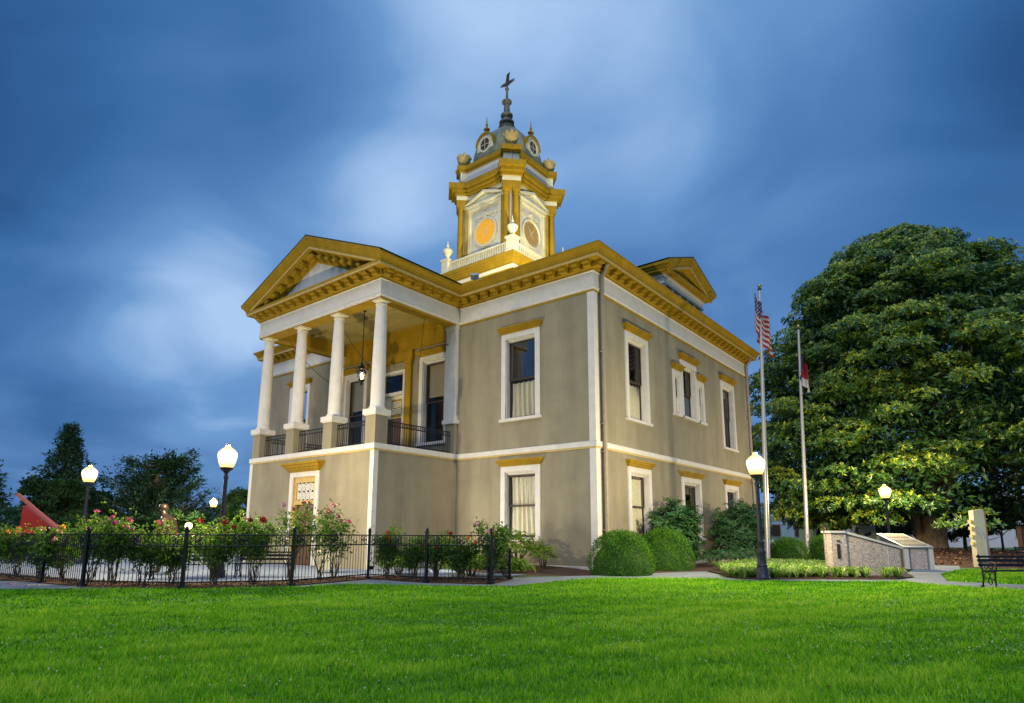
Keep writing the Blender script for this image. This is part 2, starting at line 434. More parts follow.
# plaza and paths
sheet('plaza_pavement', [(-60,-26),(-11.5,-15.0),(-8.0,-13.4),(-5.4,-11.4),(-4.6,-9.4),(-4.4,-7.0),(-2.0,-5.9),(-1.0,-4.2),(-1.2,-2.6),(-7.2,-2.6),(-7.2,-.3),(-40,-.3),(-60,-6)], 0.016, CONC)
sheet('path', [(-11.5,-16.9),(-7.23,-16.06),(-5.9,-14.9),(-3.6,-12.6),(-2.35,-10.9),(-2.2,-9.6),(-.27,-8.45),(1.6,-7.0),(1.5,-4.6),(1.75,-2.85),(4.6,-.62),(5.3,-1.15),(9.45,2.0),(10.35,1.2),(12.3,.55),(32,-.6),(32,2.9),(12.3,2.9),(10.45,3.1),(9.95,7.4),(10.3,11.6),(9.9,17),(8.4,17),(8.75,11),(8.95,7),(9.5,4.5),(9.2,2.9),(5.4,-.35),(4.55,.2),(3.9,1.6),(2.9,3.0),(2.2,2.2),(.9,-1.9),(.35,-3.2),(-.5,-4.3),(-1.9,-5.6),(-3.9,-7.2),(-4.2,-9.4),(-5.0,-11.5),(-8.0,-14.2),(-11.5,-15.9)], 0.024, CONC2, th=.03)
# mulch beds
sheet('mulch_bed', [(-30,-17.6),(-11.5,-15.35),(-8.64,-14.90),(-6.36,-14.62),(-4.0,-13.2),(-2.68,-11.0),(-3.2,-8.05),(-.9,-7.9),(.85,-7.1),(.1,-5.2),(-1.5,-5.6),(-3.6,-6.7),(-4.6,-8.4),(-4.4,-10.6),(-6.0,-12.6),(-8.4,-13.6),(-11.5,-14.2),(-30,-16)], 0.05, MULCH, th=.06)
sheet('flower_bed', [(4.65,.4),(5.4,-.2),(9.1,2.95),(9.4,4.6),(8.85,7.0),(8.6,12),(6.5,15.5),(.3,18.0),(.05,.3),(.4,-1.3),(1.1,-1.3),(2.4,2.2),(2.95,3.15),(3.95,1.8)], 0.045, MULCH, th=.06)
def mound(name, c, r, h, m, sx=1, n=28):
    b = MB(); vs = []; fs = []; rings = 8
    for i in range(rings+1):
        t = i/rings
        for k in range(n):
            a = 2*PI*k/n; q = 1+.08*math.sin(3*a+1)
            vs.append((c[0]+math.cos(a)*r*t*q*sx, c[1]+math.sin(a)*r*t*q, h*(1+math.cos(PI*t))/2 + .004))
    for i in range(rings):
        for k in range(n): fs.append((i*n+k,i*n+(k+1)%n,(i+1)*n+(k+1)%n,(i+1)*n+k))
    b.add(vs, fs); o = b.build(name, m, smooth=True); o['kind'] = 'structure'; return o
mound('mulch_mound', (-2.4,-.9), 2.6, .22, MULCH, 1.4)
mound('tree_bed', (8.5,27.0), 13.0, .55, MULCH, 1.2)

# ================================================================== COURTHOUSE
W1, D, PX0, PX1, PY = 23.93, 18.24, -16.61, -7.32, -4.75
CXB, CYB = -11.965, 9.12
OFF = (CXB, 0, 0)
court = empty('courthouse', OFF, 'tan stucco courthouse with gold cornices, columned portico and lit clock tower', 'building')
def part(b, name, m, parent=None, smooth=False):
    if parent is None: parent = court
    return b.build(name, m, parent, off=OFF if parent is not None else (0,0,0), smooth=smooth)
FR = ((0,0,0),(1,0,0),(0,-1,0))        # front wall frame (u = x, n = -y)
SD = ((0,0,0),(0,1,0),(1,0,0))         # side wall (u = y, n = +x)
PF = ((0,PY,0),(1,0,0),(0,-1,0))       # portico front
openings = {'FR': [], 'SD': [], 'PF': []}
CAS = .23
# window = (frame key, centre u, outer width, sill z, top z, curtain style)
wins = [('FR',-3.66,2.06,6.15,10.05,'half'),('FR',-20.27,2.06,6.15,10.05,'half'),
        ('FR',-14.98,1.98,5.55,9.95,'dark'),('FR',-8.95,1.98,5.55,9.95,'dark'),
        ('FR',-3.66,2.06,1.13,4.20,'full'),('FR',-20.27,2.06,1.13,4.20,'full'),
        ('SD',3.58,2.14,6.12,10.03,'half'),('SD',14.72,2.14,6.10,10.03,'dark'),
        ('SD',9.20,2.00,7.05,10.02,'half'),('SD',7.72,.92,7.05,9.32,'slit'),('SD',10.68,.92,7.05,9.32,'slit'),
        ('SD',3.50,2.10,1.13,4.16,'full'),('SD',8.97,2.34,1.13,4.12,'dark'),('SD',14.55,2.10,1.13,4.10,'half')]
for k,c,w,z0,z1,st in wins:
    cs = CAS if w > 1.2 else .20
    openings[k].append((c-w/2+cs, c+w/2-cs, z0+.12, z1-CAS))
openings['FR'].append((-12.9,-11.04,4.95,9.6))         # porch door
openings['PF'].append((-12.82,-11.10,.03,3.83))        # ground door

def wall_with_holes(b, T, u0, u1, z0, z1, holes, th=.45):
    us = sorted({u0,u1,*[h[0] for h in holes],*[h[1] for h in holes]}); zs = sorted({z0,z1,*[h[2] for h in holes],*[h[3] for h in holes]})
    b.T = T
    for i in range(len(us)-1):
        for j in range(len(zs)-1):
            cu, cz = (us[i]+us[i+1])/2, (zs[j]+zs[j+1])/2
            if any(h[0]<cu<h[1] and h[2]<cz<h[3] for h in holes): continue
            b.add([(us[i],0,zs[j]),(us[i+1],0,zs[j]),(us[i+1],0,zs[j+1]),(us[i],0,zs[j+1])], [(0,1,2,3)])
    for h in holes:      # reveals
        a,c,d,e = h
        b.add([(a,0,d),(a,-th,d),(a,-th,e),(a,0,e)],[(0,1,2,3)]); b.add([(c,0,d),(c,-th,d),(c,-th,e),(c,0,e)],[(0,1,2,3)])
        b.add([(a,0,d),(c,0,d),(c,-th,d),(a,-th,d)],[(0,1,2,3)]); b.add([(a,0,e),(c,0,e),(c,-th,e),(a,-th,e)],[(0,1,2,3)])
    b.T = None
b = MB()
wall_with_holes(b, FR, -W1, 0, 0, 11.9, openings['FR'])
wall_with_holes(b, SD, 0, D, 0, 11.9, openings['SD'])
b.add([(-W1,D,0),(0,D,0),(0,D,11.9),(-W1,D,11.9)],[(0,1,2,3)])
b.add([(-W1,0,0),(-W1,D,0),(-W1,D,11.9),(-W1,0,11.9)],[(0,1,2,3)])
wall_o = part(b, 'wall', STUCCO)
b = MB()
wall_with_holes(b, PF, PX0, PX1, 0, 4.9, openings['PF'])
b.add([(PX1,PY,0),(PX1,-.002,0),(PX1,-.002,4.9),(PX1,PY,4.9)],[(0,1,2,3)])
b.add([(PX0,PY,0),(PX0,-.002,0),(PX0,-.002,4.9),(PX0,PY,4.9)],[(0,1,2,3)])
part(b, 'portico_base', STUCCO)
b = MB(); b.box(PX0+.01,PX1-.01,PY+.01,-.01,4.72,4.90); part(b,'porch_floor',CONC2)
b = MB(); b.box(-W1+.05,-.05,.6,D-.05,4.75,4.9); b.box(-W1+.5,-.5,1.6,1.7,.1,11.8); b.box(-1.7,-1.6,1.7,D-.5,.1,11.8); part(b,'interior_partition',DARK)

def offpath(P, d):
    """offset an open/closed axis-aligned outline outward (outline runs anticlockwise)"""
    n = len(P); res = []
    for i in range(n):
        a, p, c = P[i-1], P[i], P[(i+1)%n]
        e1 = (p[0]-a[0], p[1]-a[1]); e2 = (c[0]-p[0], c[1]-p[1])
        def nn(e): L = math.hypot(*e); return (e[1]/L, -e[0]/L)
        n1, n2 = nn(e1), nn(e2)
        if abs(n1[0]*n2[0]+n1[1]*n2[1]) > .99: res.append((p[0]+n1[0]*d, p[1]+n1[1]*d))
        else: res.append((p[0]+(n1[0]+n2[0])*d, p[1]+(n1[1]+n2[1])*d))
    return res
OUT = [(PX0,PY),(PX1,PY),(PX1,0),(0,0),(0,D),(-W1,D),(-W1,0),(PX0,0)]   # anticlockwise
def sweep(b, P, prof, closed=True, skip=()):
    R = [offpath(P, d) for d, z in prof]; n = len(P)
    vs = [(R[j][i][0], R[j][i][1], prof[j][1]) for j in range(len(prof)) for i in range(n)]
    fs = []
    for j in range(len(prof)-1):
        for i in range(n):
            if i in skip: continue
            k = (i+1)%n; fs.append((j*n+i, j*n+k, (j+1)*n+k, (j+1)*n+i))
    b.add(vs, fs)
# white architrave / frieze band
b = MB(); sweep(b, OUT, [(0,11.08),(.05,11.08),(.05,11.12),(.08,11.14),(.08,11.22),(.05,11.25),(.05,11.80),(.09,11.86),(0,11.9)]); part(b,'architrave',WHITE)
b = MB(); sweep(b, OUT, [(.0,11.00),(.03,11.0),(.045,11.075),(0,11.08)], skip=(0,)); part(b,'architrave_fillet',GOLD)
# portico beam inner sides + soffit
b = MB()
b.box(PX0+.003,PX1-.003,PY+.003,PY+.64,11.06,11.88); b.box(PX0+.003,PX0+.64,PY+.64,-.003,11.06,11.88); b.box(PX1-.64,PX1-.003,PY+.64,-.003,11.06,11.88)
part(b,'portico_beam',GOLD)
b = MB(); b.box(PX0+.6,PX1-.6,PY+.6,-.003,11.70,11.78)
for i in range(3): b.box(PX0+.6,PX1-.6,-3.6+i*1.25,-3.45+i*1.25,11.58,11.70)
part(b,'porch_ceiling',mat('ceiling_paint',(.36,.29,.10),.6,.04,3))
b = MB(); b.box(PX0+.64,PX1-.64,-.07,-.003,10.50,11.70); b.box(PX0+.64,PX1-.64,-.12,-.003,11.3,11.42); b.box(PX0+.64,PX1-.64,-.12,-.003,10.45,10.55); part(b,'porch_frieze',GOLD)
# belt course
BOUT = [(PX0,PY),(PX1,PY),(PX1,0),(0,0),(0,D),(-W1,D),(-W1,0),(PX0,0)]
b = MB(); sweep(b, BOUT, [(-.02,4.72),(.07,4.73),(.07,4.92),(.03,4.95),(-.02,4.95)]); part(b,'belt_course',WHITE)
b = MB(); sweep(b, BOUT, [(-.01,4.655),(.03,4.66),(.045,4.727),(-.01,4.727)]); part(b,'belt_fillet',GOLDL)
# base strip
b = MB(); sweep(b, BOUT, [(-.01,-.1),(.03,-.1),(.03,.16),(-.01,.20)], skip=(0,)); part(b,'plinth_strip',mat('plinth_paint',(.50,.47,.44),.8,.3,3))
# corner trims
def corner_trim(z0,z1,x,y,sx,sy,w=.26,p=.035,ws=None):
    ws = ws or w
    b = MB(); xa, xb = sorted((x+sx*p, x-sx*w)); ya, yb = sorted((y+sy*p, y-sy*ws))
    P = [(x+sx*p,y+sy*p),(x-sx*w,y+sy*p),(x-sx*w,y+sy*.0-sy*.004),(x-sx*.004,y-sy*.004),(x-sx*.004,y-sy*ws),(x+sx*p,y-sy*ws)]
    b.prism(P,z0,z1); part(b,'corner_trim',WHITE)
corner_trim(.02,4.654,0,0,1,-1); corner_trim(4.951,10.99,0,0,1,-1)
corner_trim(.02,4.654,PX1,PY,1,-1,.2,.03); corner_trim(.02,4.654,PX0,PY,-1,-1,.2,.03)
corner_trim(.02,4.654,-W1,0,-1,-1); corner_trim(4.951,10.99,-W1,0,-1,-1)
corner_trim(.02,4.654,0,D,1,1); corner_trim(4.951,10.99,0,D,1,1)
# main cornice
CPROF = [(-.02,11.84),(.10,11.85),(.10,11.92),(.15,11.97),(.165,12.22),(.50,12.235),(.50,12.20),(.553,12.20)]
b = MB(); sweep(b, OUT, CPROF); cornice = part(b,'cornice',GOLD)
b = MB(); sweep(b, OUT, [(.553,12.20),(.56,12.20),(.56,12.295),(.553,12.30)]); part(b,'corona_lit_edge',GOLDL,cornice)  # pale strip: light caught along the corona edge, put into the colour
b = MB(); sweep(b, OUT, [(.553,12.295),(.575,12.30),(.575,12.40),(.30,12.42)]); part(b,'corona',GOLD,cornice)
# crown moulding: everywhere but the portico front, where it climbs the rake
b = MB(); sweep(b, OUT, [(.575,12.39),(.60,12.41),(.62,12.47),(.70,12.56),(.72,12.585),(.757,12.59),(.757,12.68),(.55,12.70),(-.6,12.76)], skip=(0,)); part(b,'crown_moulding',GOLD,cornice)
def modillions(P, d0=.165, d1=.49, z0=11.97, z1=12.232, wd=.30, pitch=.62):
    n = len(P); rest = MB()
    for i in range(n):
        a, c = P[i], P[(i+1)%n]; e = (c[0]-a[0], c[1]-a[1]); L = math.hypot(*e); t = (e[0]/L, e[1]/L); o = (t[1], -t[0])
        m = max(1, round(L/pitch))
        for k in range(m+1):
            s = k*L/m
            if k == m: s -= .10
            if k == 0 and i != 3: s += .10
            b = MB() if i in (0,1,2,3,6) else rest
            for (da,db,za,zb) in ((d0,d1,z0+.11,z1),(d0,d0+.19,z0,z0+.115)):
                q = [(a[0]+t[0]*(s+w_)+o[0]*dd, a[1]+t[1]*(s+w_)+o[1]*dd) for w_,dd in ((-wd/2,da),(wd/2,da),(wd/2,db),(-wd/2,db))]
                b.prism(q, za, zb)
            if b is not rest: part(b,'modillion',GOLD,cornice)
    part(rest,'modillion_row',GOLD,cornice)['kind'] = 'stuff'
modillions(OUT)
# pediment (generic): frame (origin, U, N); half width hw, base levels follow a rake of given slope
def pediment(T, uc, hw, dz, slope, parent, back, depth_n=.0, mods=True, tymp_mat=None):
    ped = MB(T)
    prof = [(.0,11.90),(.10,11.92),(.10,12.0),(.16,12.06),(.17,12.25),(.50,12.265),(.50,12.215),(.557,12.215),(.563,12.30),(.58,12.31),(.58,12.41),(.61,12.42),(.64,12.48),(.71,12.57),(.76,12.60),(.76,12.69),(.5,12.72),(-back,12.72)]
    lit_edge = [(.557,12.215),(.566,12.215),(.566,12.296),(.557,12.30)]
    def rake(bb, pr):
        for sg in (-1,1):
            vs = []; fs = []
            for d,z in pr:
                dd = max(d,0); ue = uc + sg*(hw+dd)
                vs.append((ue, d, z+dz)); vs.append((uc, d, z+dz+slope*(hw+dd)))
            for j in range(len(pr)-1): fs.append((2*j,2*j+1,2*j+3,2*j+2))
            bb.add(vs, fs)
    rake(ped, prof)
    po = part(ped,'pediment',GOLD,parent)
    f = MB(T); rake(f, lit_edge); part(f,'rake_lit_edge',GOLDL,po)  # corona's pale strip carried up the rake, light in its colour
    t = MB(T); t.prism_n([(uc-hw,12.2+dz),(uc+hw,12.2+dz),(uc,12.2+dz+slope*hw)], -.02, .03); part(t,'tympanum',tymp_mat or WHITE,po)
    if mods:
        L = hw*math.hypot(1,slope)
        k = int(L/.62)
        for sg in (-1,1):
            for i in range(1,k+1):
                u = uc + sg*(hw - i*hw/k + .12)
                zc = 12.0+dz+slope*(hw-abs(u-uc)); m = MB(T)
                for (da,db,za,zb) in ((.17,.47,zc+.08,zc+.235),(.17,.34,zc,zc+.085)):
                    s_ = -sg*slope*.12
                    vs = [(u-.12,da,za-s_),(u+.12,da,za+s_),(u+.12,db,za+s_),(u-.12,db,za-s_),(u-.12,da,zb-s_),(u+.12,da,zb+s_),(u+.12,db,zb+s_),(u-.12,db,zb-s_)]
                    m.add(vs,[(0,3,2,1),(4,5,6,7),(0,1,5,4),(1,2,6,5),(2,3,7,6),(3,0,4,7)])
                part(m,'rake_modillion',GOLD,po)
    # gable roof running back
    r = MB(T)
    e = hw+.78
    for sg in (-1,1):
        r.add([(uc+sg*e,.77,12.695+dz),(uc,.77,12.70+dz+slope*e),(uc,-back,12.70+dz+slope*e),(uc+sg*e,-back,12.695+dz)],[(0,1,2,3)])
        r.add([(uc+sg*e,.77,12.735+dz),(uc,.77,12.74+dz+slope*e),(uc,-back,12.74+dz+slope*e),(uc+sg*e,-back,12.735+dz)],[(0,1,2,3)])
        r.add([(uc+sg*e,.77,12.695+dz),(uc,.77,12.70+dz+slope*e),(uc,.77,12.74+dz+slope*e),(uc+sg*e,.77,12.735+dz)],[(0,1,2,3)])
    part(r,'gable_roof',ROOF,po)
    return po
ped = pediment(PF, CXB, (PX1-PX0)/2, 0, .411, court, 8.0)
# hip roof
b = MB()
o1 = offpath([(0,0),(0,D),(-W1,D),(-W1,0)], .5); o1 = [(.5,-.5),(.5,D+.5),(-W1-.5,D+.5),(-W1-.5,-.5)]
o2 = [(CXB+2.5,CYB-2.5),(CXB+2.5,CYB+2.5),(CXB-2.5,CYB+2.5),(CXB-2.5,CYB-2.5)]
b.add([(x,y,12.72) for x,y in o1]+[(x,y,14.2) for x,y in o2],[(i,(i+1)%4,4+(i+1)%4,4+i) for i in range(4)]); part(b,'roof',ROOF)

# side attic with small pediment
SA = ((.03,0,0),(0,1,0),(1,0,0))
at_o = MB()
at_o.box(-3.6,-.12,CYB-2.38,CYB+2.38,12.5,13.9); att = part(at_o,'attic_block',WHITE)
b = MB(SA); b.box(CYB-2.44,CYB+2.44,-3.69,.0,13.55,13.98); b.box(CYB-2.52,CYB+2.52,-3.68,.09,13.86,13.985); b.box(CYB-2.49,CYB+2.49,-3.67,.05,13.52,13.60); part(b,'attic_frieze',WHITE,att)
for i in range(6): b = MB(SA); b.box(CYB-2.4+i*.91,CYB-2.15+i*.91,-.14,-.02,12.6,13.54); part(b,'attic_pilaster',WHITE,att)
b = MB(SA); b.box(CYB-2.36,CYB+2.36,-.155,-.10,12.7,13.53); part(b,'attic_louvre',mat('louvre_brown',(.13,.06,.05),.7,.3,8),att)
b = MB(SA); b.box(CYB-2.45,CYB+2.45,-3.7,-.03,13.99,14.06); b.box(CYB-2.68,CYB+2.68,-3.69,.20,13.99,14.04); b.box(CYB-2.86,CYB+2.86,-3.7,.40,14.04,14.16)
for sg in (-1,1):
    ya,yb = sorted((CYB+sg*2.3,CYB+sg*2.93)); b.box(ya,yb,-3.7,.50,14.163,14.28); ya,yb = sorted((CYB+sg*2.31,CYB+sg*3.045)); b.box(ya,yb,-3.69,.58,14.283,14.425)
part(b,'attic_cornice',GOLD,att)
pediment(((-.14,0,0),(0,1,0),(1,0,0)), CYB, 2.30, 1.74, .37, court, 3.6, mods=False)

# ---- windows
def window(k, c, w, z0, z1, st):
    T = {'FR':FR,'SD':SD,'PF':PF}[k]
    cs = CAS if w > 1.2 else .20
    a0, a1 = c-w/2, c+w/2; i0, i1 = a0+cs, a1-cs; zi0, zi1 = z0+.12, z1-CAS
    b = MB(T)
    b.box(a0,i0,-.004,.06,z0+.10,z1); b.box(i1,a1,-.004,.06,z0+.10,z1); b.box(i0,i1,-.004,.06,zi1,z1)
    # inner jamb liner
    b.box(i0,i0+.035,-.30,-.006,zi0,zi1); b.box(i1-.035,i1,-.30,-.006,zi0,zi1); b.box(i0+.035,i1-.035,-.30,-.006,zi1-.05,zi1)
    dn = .10 if w > 1.2 else 0.0
    b.box(i0+.035,i1-.035,-.30,-.10,zi1-.12,zi1-.05)
    wo = part(b,'window',WHITE)
    b = MB(T); b.box(a0-.07,a1+.07,-.004,.13,z0-.02,z0+.10); b.box(i0,i1,-.30,-.004,z0+.02,z0+.135); part(b,'sill',WHITE,wo)
    b = MB(T)
    H_ = .27 if k != 'PF' else .38
    for j,(f0,f1,e,p) in enumerate(((0,.22,.0,.10),(.22,.5,.05,.14),(.5,.78,.12,.20),(.78,1,.16,.25))):
        b.box(a0-e,a1+e,-.003,p,z1+.002+H_*f0,z1+.002+H_*f1)
    part(b,'lintel',GOLD,wo)
    s0, s1 = i0+.035, i1-.035; zs0, zs1 = zi0+.02, zi1-.13; zm = (zs0+zs1)/2
    b = MB(T); fw = .07 if w > 1.2 else .045
    for (za,zb,n0) in ((zm-.03,zs1,-.14-dn),(zs0,zm+.03,-.19-dn)):
        b.box(s0,s0+fw,n0,n0+.05,za,zb); b.box(s1-fw,s1,n0,n0+.05,za,zb); b.box(s0+fw,s1-fw,n0,n0+.05,zb-fw,zb); b.box(s0+fw,s1-fw,n0,n0+.05,za,za+fw)
    part(b,'sash',SASH,wo)
    b = MB(T)
    b.add([(s0+fw,-.115-dn,zm),(s1-fw,-.115-dn,zm),(s1-fw,-.115-dn,zs1-fw),(s0+fw,-.115-dn,zs1-fw)],[(0,1,2,3)])
    b.add([(s0+fw,-.165-dn,zs0+fw),(s1-fw,-.165-dn,zs0+fw),(s1-fw,-.165-dn,zm),(s0+fw,-.165-dn,zm)],[(0,1,2,3)])
    part(b,'pane',GLASS,wo)
    if st in ('half','full'):
        b = MB(T); nn = 60; zt = zm-.12 if st == 'half' else zs1-.08
        rows = 10
        vs = []
        for j in range(rows+1):
            z = lerp(zs0+.08, zt, j/rows)
            for i in range(nn+1):
                t = i/nn; u = lerp(s0+.03,s1-.03,t)
                pin = 1
                if st == 'full':   # parted curtains, gathered towards the middle of each half
                    q = (z-zs0)/(zs1-zs0); g = .5 + .5*math.cos(2*PI*t)
                    u += .05*math.sin(2*PI*t)*(1-abs(2*q-1))
                vs.append((u, -.36+.055*math.sin(t*34+.8*math.sin(z*1.5))+.025*math.sin(t*71+z), z))
        fs = [(j*(nn+1)+i, j*(nn+1)+i+1, (j+1)*(nn+1)+i+1, (j+1)*(nn+1)+i) for j in range(rows) for i in range(nn)]
        b.add(vs, fs); part(b,'curtain',CURT,wo,smooth=True)
    elif st == 'dark':
        b = MB(T); b.box(s0+.01,s1-.01,-.40,-.385,zm+.3 if k == 'FR' else zs1-.4,zs1); part(b,'roller_blind',mat('blind_cloth',(.30,.26,.19),.9,.05,4),wo)
    return wo
for wsp in wins: window(*wsp)

# ---- porch door
b = MB(FR)
for s_ in (-1,1):
    c = CXB + s_*1.32
    b.box(c-.20,c+.20,-.003,.16,4.96,9.95); b.box(c-.25,c+.25,-.003,.22,4.95,5.25); b.box(c-.25,c+.25,-.003,.22,9.75,9.95)
b.box(CXB-1.62,CXB+1.62,-.003,.20,9.96,10.42)
pd = part(b,'porch_doorcase',GOLD)
b = MB(FR)
b.box(-12.9,-12.78,-.25,.03,4.96,9.58); b.box(-11.16,-11.04,-.25,.03,4.96,9.58); b.box(-12.78,-11.16,-.25,.03,9.44,9.58); b.box(-12.78,-11.16,-.25,.03,8.30,8.46)
part(b,'door_frame',WHITE,pd)
b = MB(FR); b.box(-12.77,-11.17,-.2,-.17,8.46,9.44); part(b,'transom_light',GLASS,pd)
b = MB(FR); b.box(-12.77,-11.17,-.22,-.16,7.15,8.30); part(b,'transom_panel',CREAM,pd)
b = MB(FR); b.box(-12.1,-11.2,-.15,-.10,7.2,8.1); part(b,'fret_frame',GOLD,pd)
def fret(b, u0, u1, z0, z1, nu, nz, n0, n1):
    du, dz = (u1-u0)/nu, (z1-z0)/nz
    for i in range(nu):
        for j in range(nz):
            cu, cz = u0+(i+.5)*du, z0+(j+.5)*dz
            ro, ri = min(du,dz)*.46, min(du,dz)*.30
            N = 10
            vs = []; fs = []
            for k in range(N):
                a = 2*PI*k/N
                vs += [(cu+ro*math.cos(a),n1,cz+ro*math.sin(a)),(cu+ri*math.cos(a),n1,cz+ri*math.sin(a)),(cu+ro*math.cos(a),n0,cz+ro*math.sin(a)),(cu+ri*math.cos(a),n0,cz+ri*math.sin(a))]
            for k in range(N):
                p,q = 4*k, 4*((k+1)%N)
                fs += [(p,q,q+1,p+1),(p+2,q+2,q,p),(p+1,q+1,q+3,p+3)]
            b.add(vs,fs)
            for sx in (-1,1):
                b.prism_n([(cu-sx*du*.5,cz-dz*.5),(cu-sx*du*.5+sx*.05,cz-dz*.5),(cu+sx*du*.5,cz+dz*.5),(cu+sx*du*.5-sx*.05,cz+dz*.5)], n0+.004*(1+sx), n1-.004*(2+sx))
b = MB(FR); b.box(-12.0,-11.3,-.10,-.09,7.3,8.0); part(b,'fret_backing',DARK,pd)
b = MB(FR); fret(b,-12.0,-11.3,7.3,8.0,2,2,-.09,-.05); part(b,'fret',CREAM,pd)
b = MB(FR); b.box(-12.77,-11.17,-.22,-.15,4.97,7.15); b.box(-12.6,-12.05,-.15,-.13,5.2,6.9); b.box(-11.9,-11.35,-.15,-.13,5.2,6.9); part(b,'door',DOORB,pd)

# ---- ground-floor portico door
b = MB(PF)
b.box(-13.06,-12.82,-.004,.06,.05,4.05); b.box(-11.10,-10.86,-.004,.06,.05,4.05); b.box(-12.82,-11.10,-.004,.06,3.83,4.05)
gd = part(b,'portico_doorcase',WHITE)
b = MB(PF)
for (f0,f1,e,p) in ((0,.2,-.02,.12),(.2,.45,.10,.20),(.45,.75,.22,.30),(.75,1,.34,.40)): b.box(-13.06-e,-10.86+e,-.003,p,4.053+.40*f0,4.053+.40*f1)
part(b,'lintel',GOLD,gd)
b = MB(PF); b.box(-12.82,-12.70,-.25,-.02,.05,3.83); b.box(-11.22,-11.10,-.25,-.02,.05,3.83); b.box(-12.70,-11.22,-.25,-.02,3.58,3.83); b.box(-12.70,-11.22,-.25,-.02,2.62,2.80); b.box(-12.70,-12.62,-.24,-.03,2.80,3.58); b.box(-11.30,-11.22,-.24,-.03,2.80,3.58); part(b,'door_frame',mat('door_gold',(.52,.34,.08),.5,.15,4),gd)
b = MB(PF); b.box(-12.62,-11.30,-.20,-.18,2.80,3.58); part(b,'fret_backing',DARK,gd)
b = MB(PF); fret(b,-12.61,-11.31,2.81,3.57,4,2,-.14,-.06); part(b,'fret',WHITE,gd)
b = MB(PF); b.box(-12.70,-11.22,-.25,-.15,.06,2.62); 
for i in range(2): b.box(-12.55+i*.72,-12.0+i*.72,-.15,-.13,.35,1.1); b.box(-12.55+i*.72,-12.0+i*.72,-.15,-.13,1.3,2.4)
do = part(b,'door',DOORB,gd)
b = MB(PF); b.tube([(-11.4,-.12,1.05),(-11.4,-.05,1.05)],.03,8); b.tube([(-11.4,-.05,1.0),(-11.4,-.05,1.12)],.03,8); part(b,'door_handle',BRASS,gd)

# ---- piers, columns, pilasters, railings
PCX = [PX0+.32+i*(PX1-PX0-.64)/3 for i in range(4)]
for x in PCX:
    b = MB(); b.box(x-.317,x+.317,PY+.003,PY+.64,4.955,6.10); po = part(b,'pier',STUCCO)
    b = MB(); b.box(x-.41,x+.41,PY-.09,PY+.73,6.14,6.36); b.box(x-.36,x+.36,PY-.04,PY+.68,6.102,6.14); part(b,'pier_cap',WHITE,po)
    b = MB(); c = (x,PY+.32,0)
    b.lathe([(.335,6.362),(.35,6.41),(.335,6.46),(.305,6.48),(.295,6.53),(.290,7.2),(.280,8.3),(.257,9.6),(.226,10.70),(.224,10.80)], c, 28)
    co = part(b,'column',WHITE,smooth=True)
    b = MB(); b.lathe([(.224,10.805),(.248,10.82),(.248,10.85),(.226,10.86),(.226,10.93),(.262,10.96),(.275,10.99)], c, 28); b.box(x-.28,x+.28,PY+.04,PY+.60,10.992,11.055); part(b,'capital',CREAM,co,smooth=True)
for x0,x1 in ((PX1-.64,PX1),(PX0,PX0+.64)):
    b = MB(); b.box(x0,x1,-.22,-.004,6.55,11.05); b.box(x0-.09,x1+.09,-.30,-.004,6.36,6.55); b.box(x0-.04,x1+.04,-.27,-.004,10.90,11.05); pl = part(b,'pilaster',WHITE)
    b = MB(); b.box(x0+.05,x1-.02,-.20,-.004,4.955,6.36); part(b,'pilaster_pier',STUCCO,pl)
def railing(p0, p1):
    b = MB(); p0, p1 = Vector(p0), Vector(p1); L = (p1-p0).length; t = (p1-p0)/L
    for z in (5.06,5.80,5.98): b.tube([p0+Vector((0,0,z)),p1+Vector((0,0,z))],.022,6)
    n = max(2,round(L/.13))
    for i in range(n+1):
        q = p0+t*(L*i/n); b.tube([q+Vector((0,0,5.06)),q+Vector((0,0,5.98))],.014,5)
    for i in range(n):
        q = p0+t*(L*(i+.5)/n)
        b.tube([q+t*(.045*math.cos(a))+Vector((0,0,5.89+.06*math.sin(a))) for a in [2*PI*k/8 for k in range(9)]],.008,4,False)
    part(b,'porch_railing',BLACK)
for i in range(3): railing((PCX[i]+.32,PY+.3,0),(PCX[i+1]-.32,PY+.3,0))
railing((PX1-.3,PY+.64,0),(PX1-.3,-.2,0)); railing((PX0+.3,PY+.64,0),(PX0+.3,-.2,0))
# hanging cables on the porch
def cable(p, q, sag):
    b = MB(); p, q = Vector(p), Vector(q)
    b.tube([p.lerp(q,i/12)-Vector((0,0,sag*4*(i/12)*(1-i/12))) for i in range(13)], .014, 5); part(b,'hanging_cable',BLACK)
cable((PX1-.65,-1.6,11.66),(PX1-2.6,-.2,9.2),.25); cable((-15.3,-4.0,10.95),(PX0+.7,-.3,9.2),.35); cable((-12.6,-3.0,11.6),(-11.6,-.3,8.9),.5)
# downspouts
for y in (.45, D-.25):
    b = MB(); b.tube([(.45,y,12.2),(.30,y,11.9),(.17,y,11.7),(.17,y,11.2),(.15,y,10.9),(.15,y,.15)],.085,8)
    dsp = part(b,'downspout',PIPE,smooth=True)
    b = MB()
    for z in (1.5,4.5,5.6,8.5): b.tube([(.15,y,z),(.15,y,z+.09)],.10,8); b.box(0,.15,y-.11,y+.11,z+.02,z+.06)
    part(b,'bracket',PIPE,dsp)

